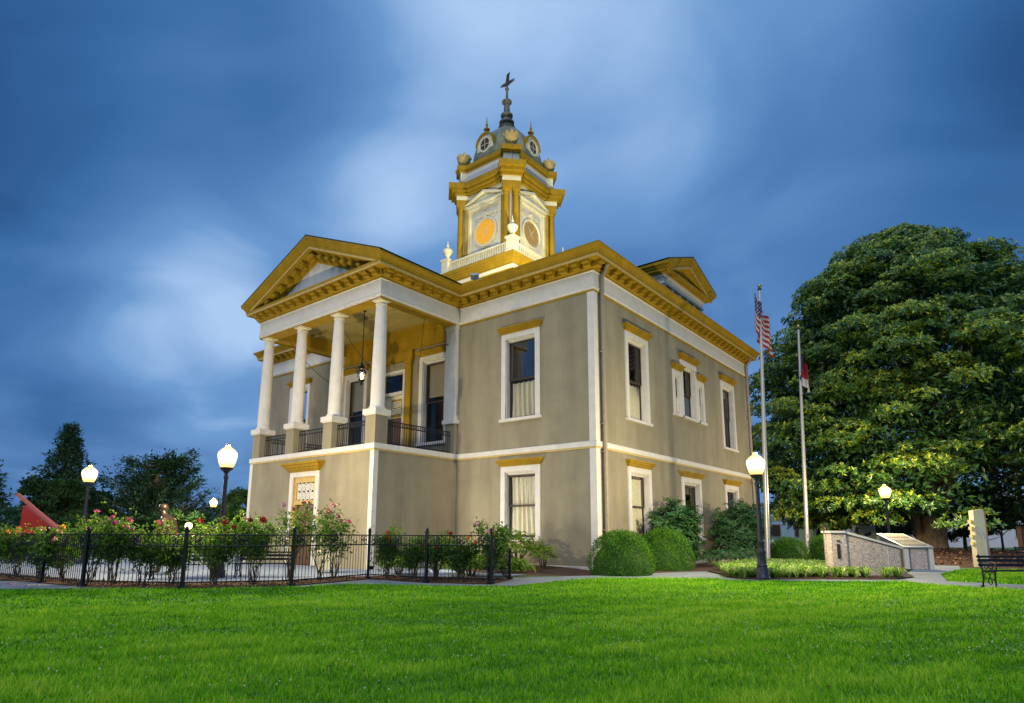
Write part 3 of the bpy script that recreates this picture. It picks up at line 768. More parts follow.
# ---- clock tower
TC = (CXB, CYB)
def tp(b, name, m, parent, smooth=False): return part(b, name, m, parent, smooth)
b = MB(); b.frus(TC,2.72,2.72,12.5,17.22); tower = part(b,'clock_tower',GOLD)
b = MB()
for h,z0,z1 in ((2.80,17.16,17.26),(2.86,17.26,17.40),(2.93,17.40,17.56),(3.0,17.56,17.76)): b.frus(TC,h-.02,h,z0,z1)
tp(b,'base_cornice',GOLD,tower)
b = MB(); b.frus(TC,2.77,2.77,16.82,17.04); b.frus(TC,2.75,2.75,16.50,16.60); b.frus(TC,2.75,2.75,15.0,15.2); tp(b,'base_band',CREAM,tower)
# balustrade
b = MB()
for sx in (-1,1):
    for sy in (-1,1):
        c = (TC[0]+sx*2.68, TC[1]+sy*2.68)
        b.frus(c,.27,.27,17.762,18.62); b.frus(c,.31,.31,17.762,17.86); b.frus(c,.33,.33,18.62,18.74)
tp(b,'balustrade_post',CREAM,tower)
b = MB()
for ax in (0,1):
    for sg in (-1,1):
        def bx(u0,u1,n0,n1,z0,z1):
            if ax == 0: b.box(TC[0]+u0,TC[0]+u1,TC[1]+sg*2.68+n0,TC[1]+sg*2.68+n1,z0,z1)
            else: b.box(TC[0]+sg*2.68+n0,TC[0]+sg*2.68+n1,TC[1]+u0,TC[1]+u1,z0,z1)
        bx(-2.38,2.38,-.10,.10,18.42,18.52); bx(-2.38,2.38,-.09,.09,17.763,17.85)
        for i in range(26): u = -2.32+i*4.64/25; bx(u-.045,u+.045,-.05,.05,17.85,18.42)
tp(b,'balustrade',CREAM,tower)
for sx in (-1,1):
    for sy in (-1,1):
        b = MB(); b.lathe([(.12,0),(.12,.08),(.09,.16),(.16,.26),(.31,.50),(.34,.66),(.30,.72),(.18,.80),(.08,.90),(.10,1.0),(.05,1.10),(.03,1.28),(.0,1.40)],(TC[0]+sx*2.68,TC[1]+sy*2.68,18.742),12); tp(b,'urn',CREAM,tower,True)
# body
b = MB(); b.frus(TC,2.0,2.0,17.765,22.5); tp(b,'tower_body',WHITE,tower)
for sx in (-1,1):
    for sy in (-1,1):
        an = math.atan2(sy,sx); dv = (math.cos(an),math.sin(an)); tv = (-dv[1],dv[0])
        def dp(d,t=0): return (TC[0]+dv[0]*d+tv[0]*t, TC[1]+dv[1]*d+tv[1]*t)
        b = MB(); b.rbox(dp(2.3),.42,.60,17.765,22.3,an); tp(b,'corner_wall',GOLD,tower)
        for t in (-.31,.31):
            c = (*dp(3.0,t),0)
            b = MB(); b.lathe([(.25,17.766),(.25,17.95),(.21,18.0),(.20,18.1),(.195,20),(.165,21.9),(.165,21.93),(.19,21.95),(.19,22.0),(.17,22.02),(.23,22.2)],c,14); b.rbox(dp(3.0,t),.24,.24,22.2,22.32,an); tp(b,'tower_column',GOLD,tower,True)
        # entablature block
        b = MB()
        for d1,hw,z0,z1 in ((3.28,.56,22.32,22.72),(3.42,.64,23.02,23.22),(3.62,.72,23.22,23.45),(3.82,.82,23.45,23.80)): b.rbox(dp(d1/2+.6),d1/2-.6,hw,z0,z1,an)
        tp(b,'entablature_block',GOLD,tower)
        b = MB(); b.rbox(dp(1.3+.65+.0),1.95-.6,.57,22.72,23.02,an); b.rbox(dp(1.95),1.345,.575,22.74,23.0,an); tp(b,'frieze_block',CREAM,tower)
        b = MB(); b.rbox(dp(1.9),1.17,.50,23.80,24.72,an); tp(b,'attic_pier',CREAM,tower)
        b = MB(); b.rbox(dp(1.9),1.28,.56,24.72,24.88,an); b.rbox(dp(1.9),1.42,.64,24.88,25.14,an); b.rbox(dp(1.9),1.25,.54,23.80,24.02,an); tp(b,'attic_cap',GOLD,tower)
        # flower basket urn
        b = MB(); c = (*dp(2.85),25.142)
        b.lathe([(.24,0),(.26,.06),(.17,.14),(.30,.30),(.42,.58),(.46,.82),(.38,.86),(.06,.92)],c,12)
        for k in range(8):
            a = 2*PI*k/8; b.lathe([(.02,.76),(.13,.86),(.13,.98),(.0,1.06)],(c[0]+.38*math.cos(a),c[1]+.38*math.sin(a),c[2]),6)
        b.lathe([(.07,.8),(.04,1.0),(.09,1.06),(.09,1.12),(.04,1.18),(.07,1.26),(.0,1.42)],c,8)
        tp(b,'basket_finial',GOLDL,tower,True)
b = MB()
for h,z0,z1 in ((2.10,22.5,22.72),(2.34,23.02,23.22),(2.46,23.22,23.45),(2.60,23.45,23.79)): b.frus(TC,h,h,z0,z1)
tp(b,'entablature',GOLD,tower)
b = MB(); b.frus(TC,2.14,2.14,22.72,23.02); tp(b,'entablature_frieze',CREAM,tower)
b = MB(); b.frus(TC,2.22,2.22,23.79,24.70); tp(b,'attic_stage',WHITE,tower)
b = MB(); b.frus(TC,2.28,2.28,24.70,24.85); b.frus(TC,2.38,2.42,24.85,25.12); tp(b,'attic_cornice',GOLD,tower)
# faces: aedicule with clock
for fi,(T,lit) in enumerate(((((TC[0],TC[1]-2.0,0),(1,0,0),(0,-1,0)),True),(((TC[0]+2.0,TC[1],0),(0,1,0),(1,0,0)),False),(((TC[0],TC[1]+2.0,0),(-1,0,0),(0,1,0)),False),(((TC[0]-2.0,TC[1],0),(0,-1,0),(-1,0,0)),True))):
    b = MB(T)
    b.box(-1.50,-1.22,.003,.20,18.2,21.85); b.box(1.22,1.50,.003,.20,18.2,21.85); b.box(-1.22,-1.10,.003,.12,18.2,21.85); b.box(1.10,1.22,.003,.12,18.2,21.85)
    b.box(-1.56,1.56,.003,.24,21.85,22.06); b.box(-1.64,1.64,.003,.32,22.06,22.20); b.box(-1.5,1.5,.003,.20,17.9,18.2)
    b.prism_n([(-1.5,22.2),(1.5,22.2),(0,22.74)],.003,.16)
    for sg in (-1,1): b.prism_n([(sg*1.66,22.2),(sg*1.66,22.32),(0,22.94),(0,22.78)],.004,.34)
    b.box(-.95,.95,.003,.07,21.25,21.45); b.box(-.12,.12,.07,.16,21.0,21.5); b.prism_n([(-.95,21.25),(-.55,21.0),(-.5,21.05),(-.88,21.30)],.003,.08); b.prism_n([(.95,21.25),(.55,21.0),(.5,21.05),(.88,21.30)],.003,.08)
    ae = tp(b,'clock_surround',CREAM,tower)
    N = 40; vs = []; fs = []
    b = MB(T)
    for k in range(N):
        a = 2*PI*k/N
        for r_,n_ in ((.98,.003),(.98,.14),(.86,.16),(.82,.06)): vs.append((r_*math.cos(a),n_,20.15+r_*math.sin(a)))
    for k in range(N):
        p,q = 4*k,4*((k+1)%N); fs += [(p,q,q+1,p+1),(p+1,q+1,q+2,p+2),(p+2,q+2,q+3,p+3)]
    b.add(vs,fs); tp(b,'clock_bezel',CREAM,tower,True)
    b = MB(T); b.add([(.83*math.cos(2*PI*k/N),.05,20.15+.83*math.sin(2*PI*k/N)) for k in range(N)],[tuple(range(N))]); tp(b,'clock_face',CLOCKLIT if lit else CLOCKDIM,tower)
    b = MB(T)
    for k in range(12):
        a = 2*PI*k/12; ca,sa = math.cos(a),math.sin(a)
        b.prism_n([(ca*.70-sa*.022,20.15+sa*.70+ca*.022),(ca*.79-sa*.022,20.15+sa*.79+ca*.022),(ca*.79+sa*.022,20.15+sa*.79-ca*.022),(ca*.70+sa*.022,20.15+sa*.70-ca*.022)],.052,.058)
    tp(b,'hour_marks',CREAM,tower)
    for a,L,w_ in ((math.radians(50),.72,.025),(math.radians(130),.60,.03),(math.radians(-50),.5,.02),(math.radians(-130),.5,.02)):
        b = MB(T); ca,sa = math.cos(a),math.sin(a); b.prism_n([(-sa*w_,20.15+ca*w_),(ca*L,20.15+sa*L),(sa*w_,20.15-ca*w_)],.06,.07); tp(b,'clock_hand',CREAM,tower)
    # lucarne in the dome
    b = MB(T); NN = 14
    pts = [(-.72,25.14),(.72,25.14)]+[(.66*math.cos(PI*k/NN),26.15+.72*math.sin(PI*k/NN)) for k in range(NN+1)]
    b.prism_n(pts,-1.35,.20); b.prism_n([(-.80,25.14),(.80,25.14),(.78,25.45),(-.78,25.45)],-.9,.26)
    lo = tp(b,'lucarne',CREAM,tower)
    b = MB(T)
    for k in range(NN):
        a0,a1 = PI*k/NN, PI*(k+1)/NN
        b.prism_n([(.66*math.cos(a0),26.15+.72*math.sin(a0)),(.76*math.cos(a0),26.15+.84*math.sin(a0)),(.76*math.cos(a1),26.15+.84*math.sin(a1)),(.66*math.cos(a1),26.15+.72*math.sin(a1))],-1.3,.30)
    tp(b,'lucarne_hood',GOLD,tower)
    b = MB(T); b.add([(.38*math.cos(2*PI*k/20),.215,26.15+.42*math.sin(2*PI*k/20)) for k in range(20)],[tuple(range(20))]); tp(b,'lucarne_window',SASH,tower)
    b = MB(T)
    vs = []; fs = []
    for k in range(20):
        a = 2*PI*k/20
        for r_,n_ in ((.52,.202),(.50,.27),(.40,.27),(.38,.21)): vs.append((r_*math.cos(a),n_,26.15+r_*1.1*math.sin(a)))
    for k in range(20):
        p,q = 4*k,4*((k+1)%20); fs += [(p,q,q+1,p+1),(p+1,q+1,q+2,p+2),(p+2,q+2,q+3,p+3)]
    b.add(vs,fs)
    b.box(-.015,.015,.217,.235,25.76,26.54); b.box(-.37,.37,.217,.233,26.13,26.16)
    tp(b,'lucarne_ring',CREAM,tower)
    lc = (T[0][0]+T[2][0]*.05, T[0][1]+T[2][1]*.05, 26.95)
    b = MB(); b.lathe([(.18,0),(.18,.08),(.08,.14),(.10,.24),(.22,.34),(.10,.46),(.05,.60),(.09,.68),(.04,.78),(.025,1.1),(.0,1.30)],lc,10); tp(b,'lucarne_finial',GOLD,tower,True)
# dome
b = MB(); b.lathe([(2.46,25.10),(2.46,25.4),(2.38,25.8),(2.22,26.3),(1.96,26.85),(1.62,27.35),(1.25,27.78),(.85,28.12),(.58,28.35),(.50,28.5)],(TC[0],TC[1],0),8,PI/8); tp(b,'dome',SLATE,tower)
b = MB(); b.lathe([(.55,28.42),(.58,28.55),(.40,28.62),(.34,28.75),(.52,28.85),(.52,28.95),(.30,29.05),(.27,29.25),(.42,29.40),(.42,29.5),(.24,29.6),(.22,29.75),(.19,30.30),(.22,30.35),(.34,30.45),(.34,30.55),(.20,30.65),(.09,30.72),(.075,31.42),(.14,31.47),(.14,31.57),(.05,31.62),(.04,31.8)],(TC[0],TC[1],0),14); tp(b,'spire',mat('spire_metal',(.17,.14,.13),.5,.4,4),tower,True)
# eagle vane
b = MB(); e0 = Vector((TC[0],TC[1],31.78)); fx = RGT*1.0
b.tube([e0-fx*.45+Vector((0,0,-.12)),e0-fx*.25,e0+Vector((0,0,.10)),e0+fx*.22+Vector((0,0,.32)),e0+fx*.30+Vector((0,0,.45))],[.03,.10,.13,.09,.03],8)
for sg,dx in ((1,.30),(-1,-.02)):
    w0 = e0+Vector((0,0,.12)); perp = FWD*.18*sg
    b.add([w0-fx*.12,w0+fx*.14,w0+fx*(dx+.18)+perp+Vector((0,0,.42)),w0+fx*(dx+.22)+perp*1.6+Vector((0,0,.72)),w0+fx*dx+perp*1.2+Vector((0,0,.55)),
           w0-fx*.12+FWD*.03*sg,w0+fx*.14+FWD*.03*sg,w0+fx*(dx+.18)+perp*1.2+Vector((0,0,.42)),w0+fx*(dx+.22)+perp*1.8+Vector((0,0,.72)),w0+fx*dx+perp*1.4+Vector((0,0,.55))],
          [(0,1,2,3,4),(9,8,7,6,5),(0,5,6,1),(1,6,7,2),(2,7,8,3),(3,8,9,4),(4,9,5,0)])
tp(b,'eagle_vane',mat('vane_metal',(.05,.045,.05),.5,.2,5),tower,True)

# ---- hanging porch lantern
ln = empty('hanging_lantern',(-10.62,-3.0,11.69),'black iron lantern hanging on a rod from the porch ceiling','lantern')
ln.scale = (.75,.75,.75)
b = MB(); b.tube([(0,0,0),(0,0,-3.35)],.024,6); b.lathe([(.10,-.05),(.12,0)],(0,0,0.0),10); b.build('rod',BLACK,ln)
b = MB(); b.lathe([(.03,-2.40),(.05,-2.5),(.10,-2.62),(.34,-2.88),(.36,-2.93)],(0,0,-.9),6)
b.lathe([(.17,-3.58),(.12,-3.64),(.06,-3.72),(.08,-3.80),(.02,-3.92)],(0,0,-.9),6); b.lathe([(.20,-3.52),(.20,-3.58)],(0,0,-.9),6)
for k in range(6):
    a = 2*PI*k/6; b.tube([(.33*math.cos(a),.33*math.sin(a),-3.83),(.19*math.cos(a),.19*math.sin(a),-4.45)],.016,5)
    b.tube([(.33*math.cos(a),.33*math.sin(a),-3.83),(.40*math.cos(a),.40*math.sin(a),-3.74)],.012,4)
b.build('lantern_frame',BLACK,ln,smooth=True)
b = MB(); b.lathe([(.16,-3.54),(.30,-2.95)],(0,0,-.9),6); b.build('lantern_glass',GLASS,ln)
b = MB(); b.lathe([(.03,-3.5),(.05,-3.35),(.05,-3.2),(.0,-3.1)],(0,0,-.9),8); b.build('lantern_bulb',emit_mat('lantern_bulb_glow',(1,.66,.25),140),ln)

# ---- tower floodlights on the roof
def flood(loc, aim, power, size, label, blend=.6, col=(1.0,.90,.52), spot=70):
    o = empty('floodlight',loc,label,'floodlight','floodlights for the building')
    d = (Vector(aim)-Vector(loc)).normalized()
    b = MB(); q = d.to_track_quat('Z','Y').to_matrix()
    vs = [q @ Vector(p) for p in [(-.16,-.12,-.10),(.16,-.12,-.10),(.16,.12,-.10),(-.16,.12,-.10),(-.20,-.15,.06),(.20,-.15,.06),(.20,.15,.06),(-.20,.15,.06)]]
    b.add(vs,[(0,3,2,1),(0,1,5,4),(1,2,6,5),(2,3,7,6),(3,0,4,7)]); b.build('housing',ALU,o)
    b = MB(); b.tube([(0,0,-.25),(0,0,-.08)],.03,6); b.box(-.12,.12,-.12,.12,-.28,-.25); b.build('bracket',BLACK,o)
    ld = bpy.data.lights.new('flood_lamp','SPOT'); ld.energy = power; ld.color = col; ld.spot_size = math.radians(spot); ld.spot_blend = blend; ld.shadow_soft_size = size
    lo = bpy.data.objects.new('flood_lamp',ld); COL.objects.link(lo); lo.parent = o; lo.location = d*.08; lo.rotation_euler = (-d).to_track_quat('Z','Y').to_euler() if False else d.to_track_quat('-Z','Y').to_euler()
    return o
flood((-6.5,.1,13.35),(CXB+.2,7.0,19.6),2300,.15,'white floodlight on the front roof edge aimed at the clock tower')
flood((-3.2,4.6,13.7),(CXB+2,CYB,19.8),3600,.15,'small floodlight on the roof beside the side attic aimed at the clock tower')

flood((-5.6,-4.4,.42),(-2.4,0,2.6),520,.35,'small ground floodlight in the bed left of the front azalea shrubs',spot=120,col=(1,.90,.66))

# ================================================================== LAMPS
LAMP_W = 3500
def bulb(o, loc, watts, size):
    ld = bpy.data.lights.new('lamp_bulb','POINT'); ld.energy = watts; ld.color = (1.0,.82,.48); ld.shadow_soft_size = size
    lo = bpy.data.objects.new('lamp_bulb',ld); COL.objects.link(lo); lo.parent = o; lo.location = loc
    return lo
def make_lamp(loc, label, h=4.06, globe=GLOBE):
    o = empty('street_lamp',loc,label,'street lamp','globe street lamps around the courthouse')
    b = MB(); b.lathe([(.215,0),(.215,.10),(.19,.13),(.18,.34),(.15,.42),(.165,.46),(.135,.52),(.12,.80),(.14,.84),(.14,.90),(.105,.95),(.095,1.10),(.115,1.13),(.115,1.18),(.08,1.22)],(0,0,0),16); b.build('base',LAMPM,o,smooth=True)
    zt = h-.98
    b = MB(); b.lathe([(.066,1.20),(.055,zt-.15),(.05,zt)],(0,0,0),14)
    for k in range(8):
        a = 2*PI*k/8; b.tube([(.064*math.cos(a),.064*math.sin(a),1.22),(.050*math.cos(a),.050*math.sin(a),zt-.15)],.011,5)
    b.build('post',LAMPM,o,smooth=True)
    b = MB(); b.lathe([(.075,zt-.16),(.075,zt-.08),(.052,zt-.04),(.052,zt+.02),(.10,zt+.08),(.19,zt+.16),(.20,zt+.20)],(0,0,0),16); b.build('collar',LAMPM,o,smooth=True)
    b = MB(); b.lathe([(.17,zt+.202),(.22,zt+.30),(.265,zt+.46),(.285,zt+.58),(.27,zt+.66),(.19,zt+.75),(.10,zt+.82),(.06,zt+.86)],(0,0,0),20); b.build('globe',globe,o,smooth=True)
    bulb(o,(0,0,zt+.52),LAMP_W,.16)
    b = MB(); b.lathe([(.06,zt+.862),(.075,zt+.88),(.03,zt+.91),(.04,zt+.94),(.0,zt+.98)],(0,0,0),10); b.build('finial',BRASS,o,smooth=True)
    return o
lampA = make_lamp((5.99,-.20,0.0),'lit acorn globe lamp on a dark post at the lawn edge by the flagpoles')
GL = 'globe street lamps around the courthouse'
dup(lampA,(-7.42,-10.60,.016),0,'lit acorn globe lamp rising above the roses left of the portico',GL,1.05)
own_light(dup(lampA,(-20.4,-10.35,.016),0,'lit globe lamp in front of the pointed conifer at far left',GL,1.10),1800)
own_light(dup(lampA,(7.3,15.7,.05),0,'lit globe lamp under the big tree behind the sloping stone slab',GL,.97),3000)
own_light(dup(lampA,(-37.37,3.74,.0),0,'distant lit globe lamp among trees, between statue and portico',GL,1.03),2500)
gl = empty('garden_light',(-4.35,-13.02,.05),'small lit globe on a thin short post behind the rose fence','garden light')
b = MB(); b.lathe([(.05,0),(.05,.06),(.03,.10),(.025,1.38),(.05,1.42)],(0,0,0),10); b.build('post',mat('rusty_post',(.09,.05,.04),.7,.4,9),gl,smooth=True)
b = MB(); b.lathe([(.03,1.422),(.075,1.46),(.09,1.52),(.07,1.58),(.0,1.61)],(0,0,0),14); b.build('globe',GLOBE_SMALL,gl,smooth=True)
bulb(gl,(0,0,1.53),40,.05)
dl = None

# ================================================================== FLAGPOLES AND FLAGS
def flagpole(loc, label, h=13.92):
    o = empty('flagpole',loc,label,'flagpole','flagpoles')
    o.rotation_mode = 'QUATERNION'; o.rotation_quaternion = Vector((0,0,1)).rotation_difference((UPV+RGT*.036).normalized())
    b = MB(); b.tube([(0,0,0),(0,0,4),(0,0,9),(0,0,h-.32)],[.115,.11,.085,.055],14); b.build('pole',ALU,o,smooth=True)
    b = MB(); b.lathe([(.20,0),(.20,.05),(.13,.12)],(0,0,0),14); b.build('base_collar',ALU,o,smooth=True)
    b = MB(); b.lathe([(.04,h-.32),(.10,h-.30),(.10,h-.24),(.04,h-.22),(.03,h-.18)],(0,0,0),10); b.build('truck',BLACK,o,smooth=True)
    b = MB(); b.lathe([(.02,h-.18),(.08,h-.15),(.105,h-.09),(.08,h-.03),(.0,h)],(0,0,0),14); b.build('ball_finial',BRASS,o,smooth=True)
    b = MB(); b.tube([(.09,-.10,1.3),(.08,-.08,h-.35)],.008,4); b.box(.06,.14,-.13,-.07,1.2,1.4); b.build('halyard',ALU,o)
    return o
flagpole((2.95,10.49,.04),'tall silver flagpole flying the stars and stripes')
flagpole((2.82,18.26,.04),'tall silver flagpole with a red, white and blue flag lowered')
def flag(loc, name, label, hoist, fly, width, drop, colf, mats, nr=39, nc=60, narrow=.35):
    b = MB(); vs = []
    for j in range(nr+1):
        t = j/nr
        for i in range(nc+1):
            s = i/nc
            # hoist runs down the pole, the fly end falls beside and below it in soft folds
            lat = width*(s*(narrow+(1-narrow)*t) - .30*math.sin(PI*s)*t*t - .10*t)
            dep = (.16*math.sin(s*13+t*1.5)+.07*math.sin(s*27+2))*min(1,s*3)
            z = -hoist*t - drop*s**.85
            p = RGT*(lat+.10) + FWD*dep + Vector((0,0,z)); vs.append(tuple(p))
    fs = []; mi = []
    for j in range(nr):
        for i in range(nc):
            fs.append((j*(nc+1)+i,j*(nc+1)+i+1,(j+1)*(nc+1)+i+1,(j+1)*(nc+1)+i)); mi.append(colf((i+.5)/nc,(j+.5)/nr,i,j))
    b.add(vs,fs); b.mi = mi
    o = b.build(name,mats,smooth=True,loc=loc)
    return tag(o,label,'flag')
FRED = mat('flag_red',(.28,.008,.022),.8,.1,9); FWH = mat('flag_white',(.44,.42,.43),.8,.05,9); FBL = mat('flag_blue',(.014,.022,.12),.8,.1,9); FYE = mat('flag_yellow',(.7,.5,.06),.8,.05,9)
def usf(s,t,i,j):
    if s < .40 and t < 7/13:
        a, c = s/.40*11, t/(7/13)*9        # staggered star grid
        ia, ic = int(a), int(c)
        if (ia+ic) % 2 == 0 and abs(a-ia-.5) < .34 and abs(c-ic-.5) < .36: return 1
        return 2
    return 0 if int(t*13) % 2 == 0 else 1
flag((2.95+RGT.x*.12,10.49+RGT.y*.12,13.62),'national_flag','stars and stripes flag hanging limp from the nearer tall flagpole',1.75,2.6,.84,1.75,usf,[FRED,FWH,FBL],narrow=.80)
def ncf(s,t,i,j):
    if s < .33:
        if abs(t-.22)<.045 or abs(t-.78)<.045:
            if .06 < s < .27: return 3
        if ((s-.165)/.06)**2+((t-.5)/.11)**2 < 1: return 1
        return 2
    return 0 if t < .66 else 1
flag((2.82+RGT.x*.26,18.26+RGT.y*.26,12.35),'state_flag','limp flag with blue hoist, red and white bars on the farther flagpole',1.5,2.2,.66,1.10,ncf,[FRED,FWH,FBL,FYE],narrow=.7)

# ================================================================== FENCE
FP = [(-11.55,-15.30),(-8.64,-14.86),(-6.41,-14.59),(-4.09,-13.17),(-2.76,-10.97),(-3.27,-8.05),(-.93,-7.87),(.80,-7.08),(.07,-5.34)]
FP = [(-17.4,-16.1),(-14.45,-15.70)] + FP
fence = empty('iron_fence',(0,-10,0.05),'low black wrought iron fence with scroll panels around the rose bed','fence')
fo = (0,-10,.05)
for i,(x,y) in enumerate(FP):
    last = i == len(FP)-1
    hz = .84 if last else 1.42
    b = MB(); a = math.atan2(FP[min(i+1,len(FP)-1)][1]-FP[max(i-1,0)][1], FP[min(i+1,len(FP)-1)][0]-FP[max(i-1,0)][0])
    b.rbox((x,y),.037,.037,.05,hz,a); b.frus((x,y),.055,.055,hz,hz+.03,a); b.lathe([(.03,hz+.03),(.055,hz+.07),(.04,hz+.11),(.0,hz+.15)],(x,y,0),8); b.rbox((x,y),.08,.08,.045,.10,a)
    b.build('post',BLACK,fence,off=fo)
for i in range(len(FP)-1):
    p, q = Vector((*FP[i],0)), Vector((*FP[i+1],0)); L = (q-p).length; t = (q-p)/L
    last = i == len(FP)-2
    top = lambda s: lerp(1.34,.78,s/L) if last else 1.34
    b = MB()
    for dz in (0,-.28):
        b.tube([p+Vector((0,0,top(0)+dz)),q+Vector((0,0,top(L)+dz))],.018,5)
    b.tube([p+Vector((0,0,.17)),q+Vector((0,0,.17))],.018,5)
    n = round(L/.112)
    for k in range(1,n):
        s = L*k/n; c = p+t*s
        b.tube([c+Vector((0,0,.10)),c+Vector((0,0,top(s)))],.0095,4)
    # scroll ornaments beside each post and in the middle
    for s in ((.25,L/2,L-.25) if L > 1 else (L/2,)):
        zc = top(s)-.14; c = p+t*s
        for (du,dz,r) in ((-.08,.055,.055),(.08,.055,.055),(-.08,-.055,.055),(.08,-.055,.055),(0,0,.03)):
            b.tube([c+t*(du+r*math.cos(a))+Vector((0,0,zc+dz+r*math.sin(a))) for a in [2*PI*k/8 for k in range(9)]],.012,4,False)
    b.build('picket_panel',BLACK,fence,off=fo)
b = MB()
for px,py_ in ((-12.2,-12.9),):
    pass
def stake(loc, h, label):
    b = MB(); b.lathe([(.05,0),(.05,h-.06),(.065,h-.04),(.04,h)],(0,0,0),10); o = b.build('bollard',BLACK,smooth=True,loc=loc); tag(o,label,'bollard','short black posts behind the fence')
stake((-10.4,-13.9,.05),.92,'short black post behind the leftmost orange roses')
stake((-1.9,-6.55,.05),.95,'short black post behind the fence near the white portico corner')
stake((-.1,-6.1,.05),.85,'short black post near the right end of the fence')

# ================================================================== FOLIAGE
def boxwood(loc, r, h, label, nleaf=11000, ang=0, ell=1.0):
    o = empty('boxwood_hedge',loc,label,'clipped shrub','clipped round hedges by the wall corner',rz=ang)
    n = nleaf
    u = rng.uniform(0,1,n); a = rng.uniform(0,2*PI,n)
    z = u*h
    # squat dome: nearly vertical sides, rounded top
    q = z/h; rad = r*np.power(np.maximum(1-np.power(q,3.0),0),.5)*(0.93+.07*np.sin(PI*np.minimum(q*2,1)))
    top = rng.uniform(0,1,n) < .42
    rr = np.where(top, np.sqrt(rng.uniform(0,1,n))*r, rad)
    z = np.where(top, h*np.power(np.maximum(1-(rr/r)**2,0),1/3.0), z)
    lump = 1+.035*np.sin(a*5+z*3)+.03*np.sin(a*9-z*7+2)+rng.normal(0,.024,n)+np.where(rng.uniform(0,1,n)<.02,.07,0)
    P = np.stack([np.cos(a)*rr*lump*ell, np.sin(a)*rr*lump, z*lump+.03],1)
    N_ = nrm(np.stack([np.cos(a)*np.maximum(rr/r,.05),np.sin(a)*np.maximum(rr/r,.05),np.power(q,2)+.15],1))
    ax = nrm(N_*.7+rand_dirs(n)*.8+np.array([0,0,.35]))
    rnd = np.clip(rng.normal(.5,.22,n)+.12*np.sin(a*6+z*9),0,1)
    cr = dome_core(r*.93,h*.93,22,8); cv = [(x*ell,y,z_) for x,y,z_ in cr[0]]
    leaf_mesh('foliage',P,ax,N_+rand_dirs(n)*.5,rng.uniform(.035,.065,n),rng.uniform(.022,.035,n),rnd,L_BOX,o,core=(cv,cr[1]))
    return o
boxwood((1.42,-.80,.02),1.10,1.40,'nearer clipped round boxwood at the building corner')
boxwood((1.35,2.75,.04),1.12,1.46,'farther clipped round boxwood, just right of the corner one')

def broadleaf(loc, rx, ry, h, label, cat='shrub', name='rhododendron', n=420, k=8, ll=.20, lw=.06, m=L_RHO, group=None, stems=7, droop=.35, base=.25):
    o = empty(name,loc,label,cat,group)
    D_ = rand_dirs(n,-.85 if h > 2.5 else -.25); q = rng.uniform(.55,1.0,n)[:,None]
    lump = (1+.16*np.sin(D_[:,0]*7+1.3)*np.cos(D_[:,1]*6+.5)+.10*np.sin(D_[:,2]*9+D_[:,0]*5))[:,None]
    P = D_*q*lump*np.array([rx,ry,h*.5])+np.array([0,0,h*.52])
    P = P[P[:,2]>base*.3]; D2 = nrm(P-np.array([0,0,h*.3])); D2 = nrm(D2+np.array([0,0,.5])+rng.normal(0,.2,D2.shape))
    pos,ax,nm,L,Wd = rosettes(P,D2,k,ll,lw); ax = ax+np.array([0,0,-droop])
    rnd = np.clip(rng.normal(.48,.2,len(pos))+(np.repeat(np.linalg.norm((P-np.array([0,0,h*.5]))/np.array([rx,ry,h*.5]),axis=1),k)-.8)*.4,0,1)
    leaf_mesh('foliage',pos,ax,nm,L,Wd,rnd,m,o)
    b = MB()
    for i in range(stems):
        a = 2*PI*i/stems+random.uniform(-.3,.3); e = Vector((math.cos(a)*rx*.65,math.sin(a)*ry*.65,h*random.uniform(.55,.8)))
        b.tube([(math.cos(a)*.08,math.sin(a)*.08,-.02),e*.45+Vector((0,0,.08)),e],[.03,.022,.01],5)
    b.build('stem',TWIG,o)
    return o
broadleaf((1.0,4.7,.04),1.0,1.6,2.75,'tall glossy broadleaf shrub behind the two boxwoods',n=1050,base=.1,ll=.22,lw=.07)
broadleaf((1.5,11.3,.04),1.3,1.9,2.95,'dark glossy broadleaf shrub between the lamp and the middle ground floor window',n=1150,base=.1,ll=.22,lw=.07)
broadleaf((1.9,6.6,.04),.9,1.2,.75,'low dark shrub in front of the wall right of the boxwoods',n=170,ll=.12,lw=.04,m=L_RHO,name='low_shrub')
broadleaf((2.3,8.6,.04),.9,1.0,.80,'low dark shrub below the broadleaf shrub beside the lamp',n=170,ll=.12,lw=.04,m=L_RHO,name='low_shrub')
boxwood((3.3,12.6,.04),.95,1.15,'round green shrub right behind the nearest lamp post',7000)
boxwood((4.6,15.2,.04),1.1,1.30,'rounded shrub between the two flagpoles',7000)
# shrubs by the front wall
broadleaf((-2.75,-1.35,.15),.95,.85,1.35,'spreading yellow green shrub under the ground floor front window',n=210,k=7,ll=.13,lw=.055,m=L_SHR,name='azalea_shrub',stems=9)
broadleaf((-1.45,-1.5,.12),.55,.5,.95,'smaller yellow green shrub in front of the blotchy wall',n=100,k=7,ll=.12,lw=.05,m=L_SHR,name='azalea_shrub',stems=7)
broadleaf((-3.8,-2.3,.1),1.2,.7,.45,'low bright green plants behind the end of the fence',n=190,k=7,ll=.16,lw=.07,m=L_SHR,name='bed_plant',stems=5)
broadleaf((-2.0,-2.7,.05),1.0,.5,.35,'low leafy plants by the path right of the fence',n=130,k=6,ll=.13,lw=.06,m=L_SHR,name='bed_plant',stems=5)

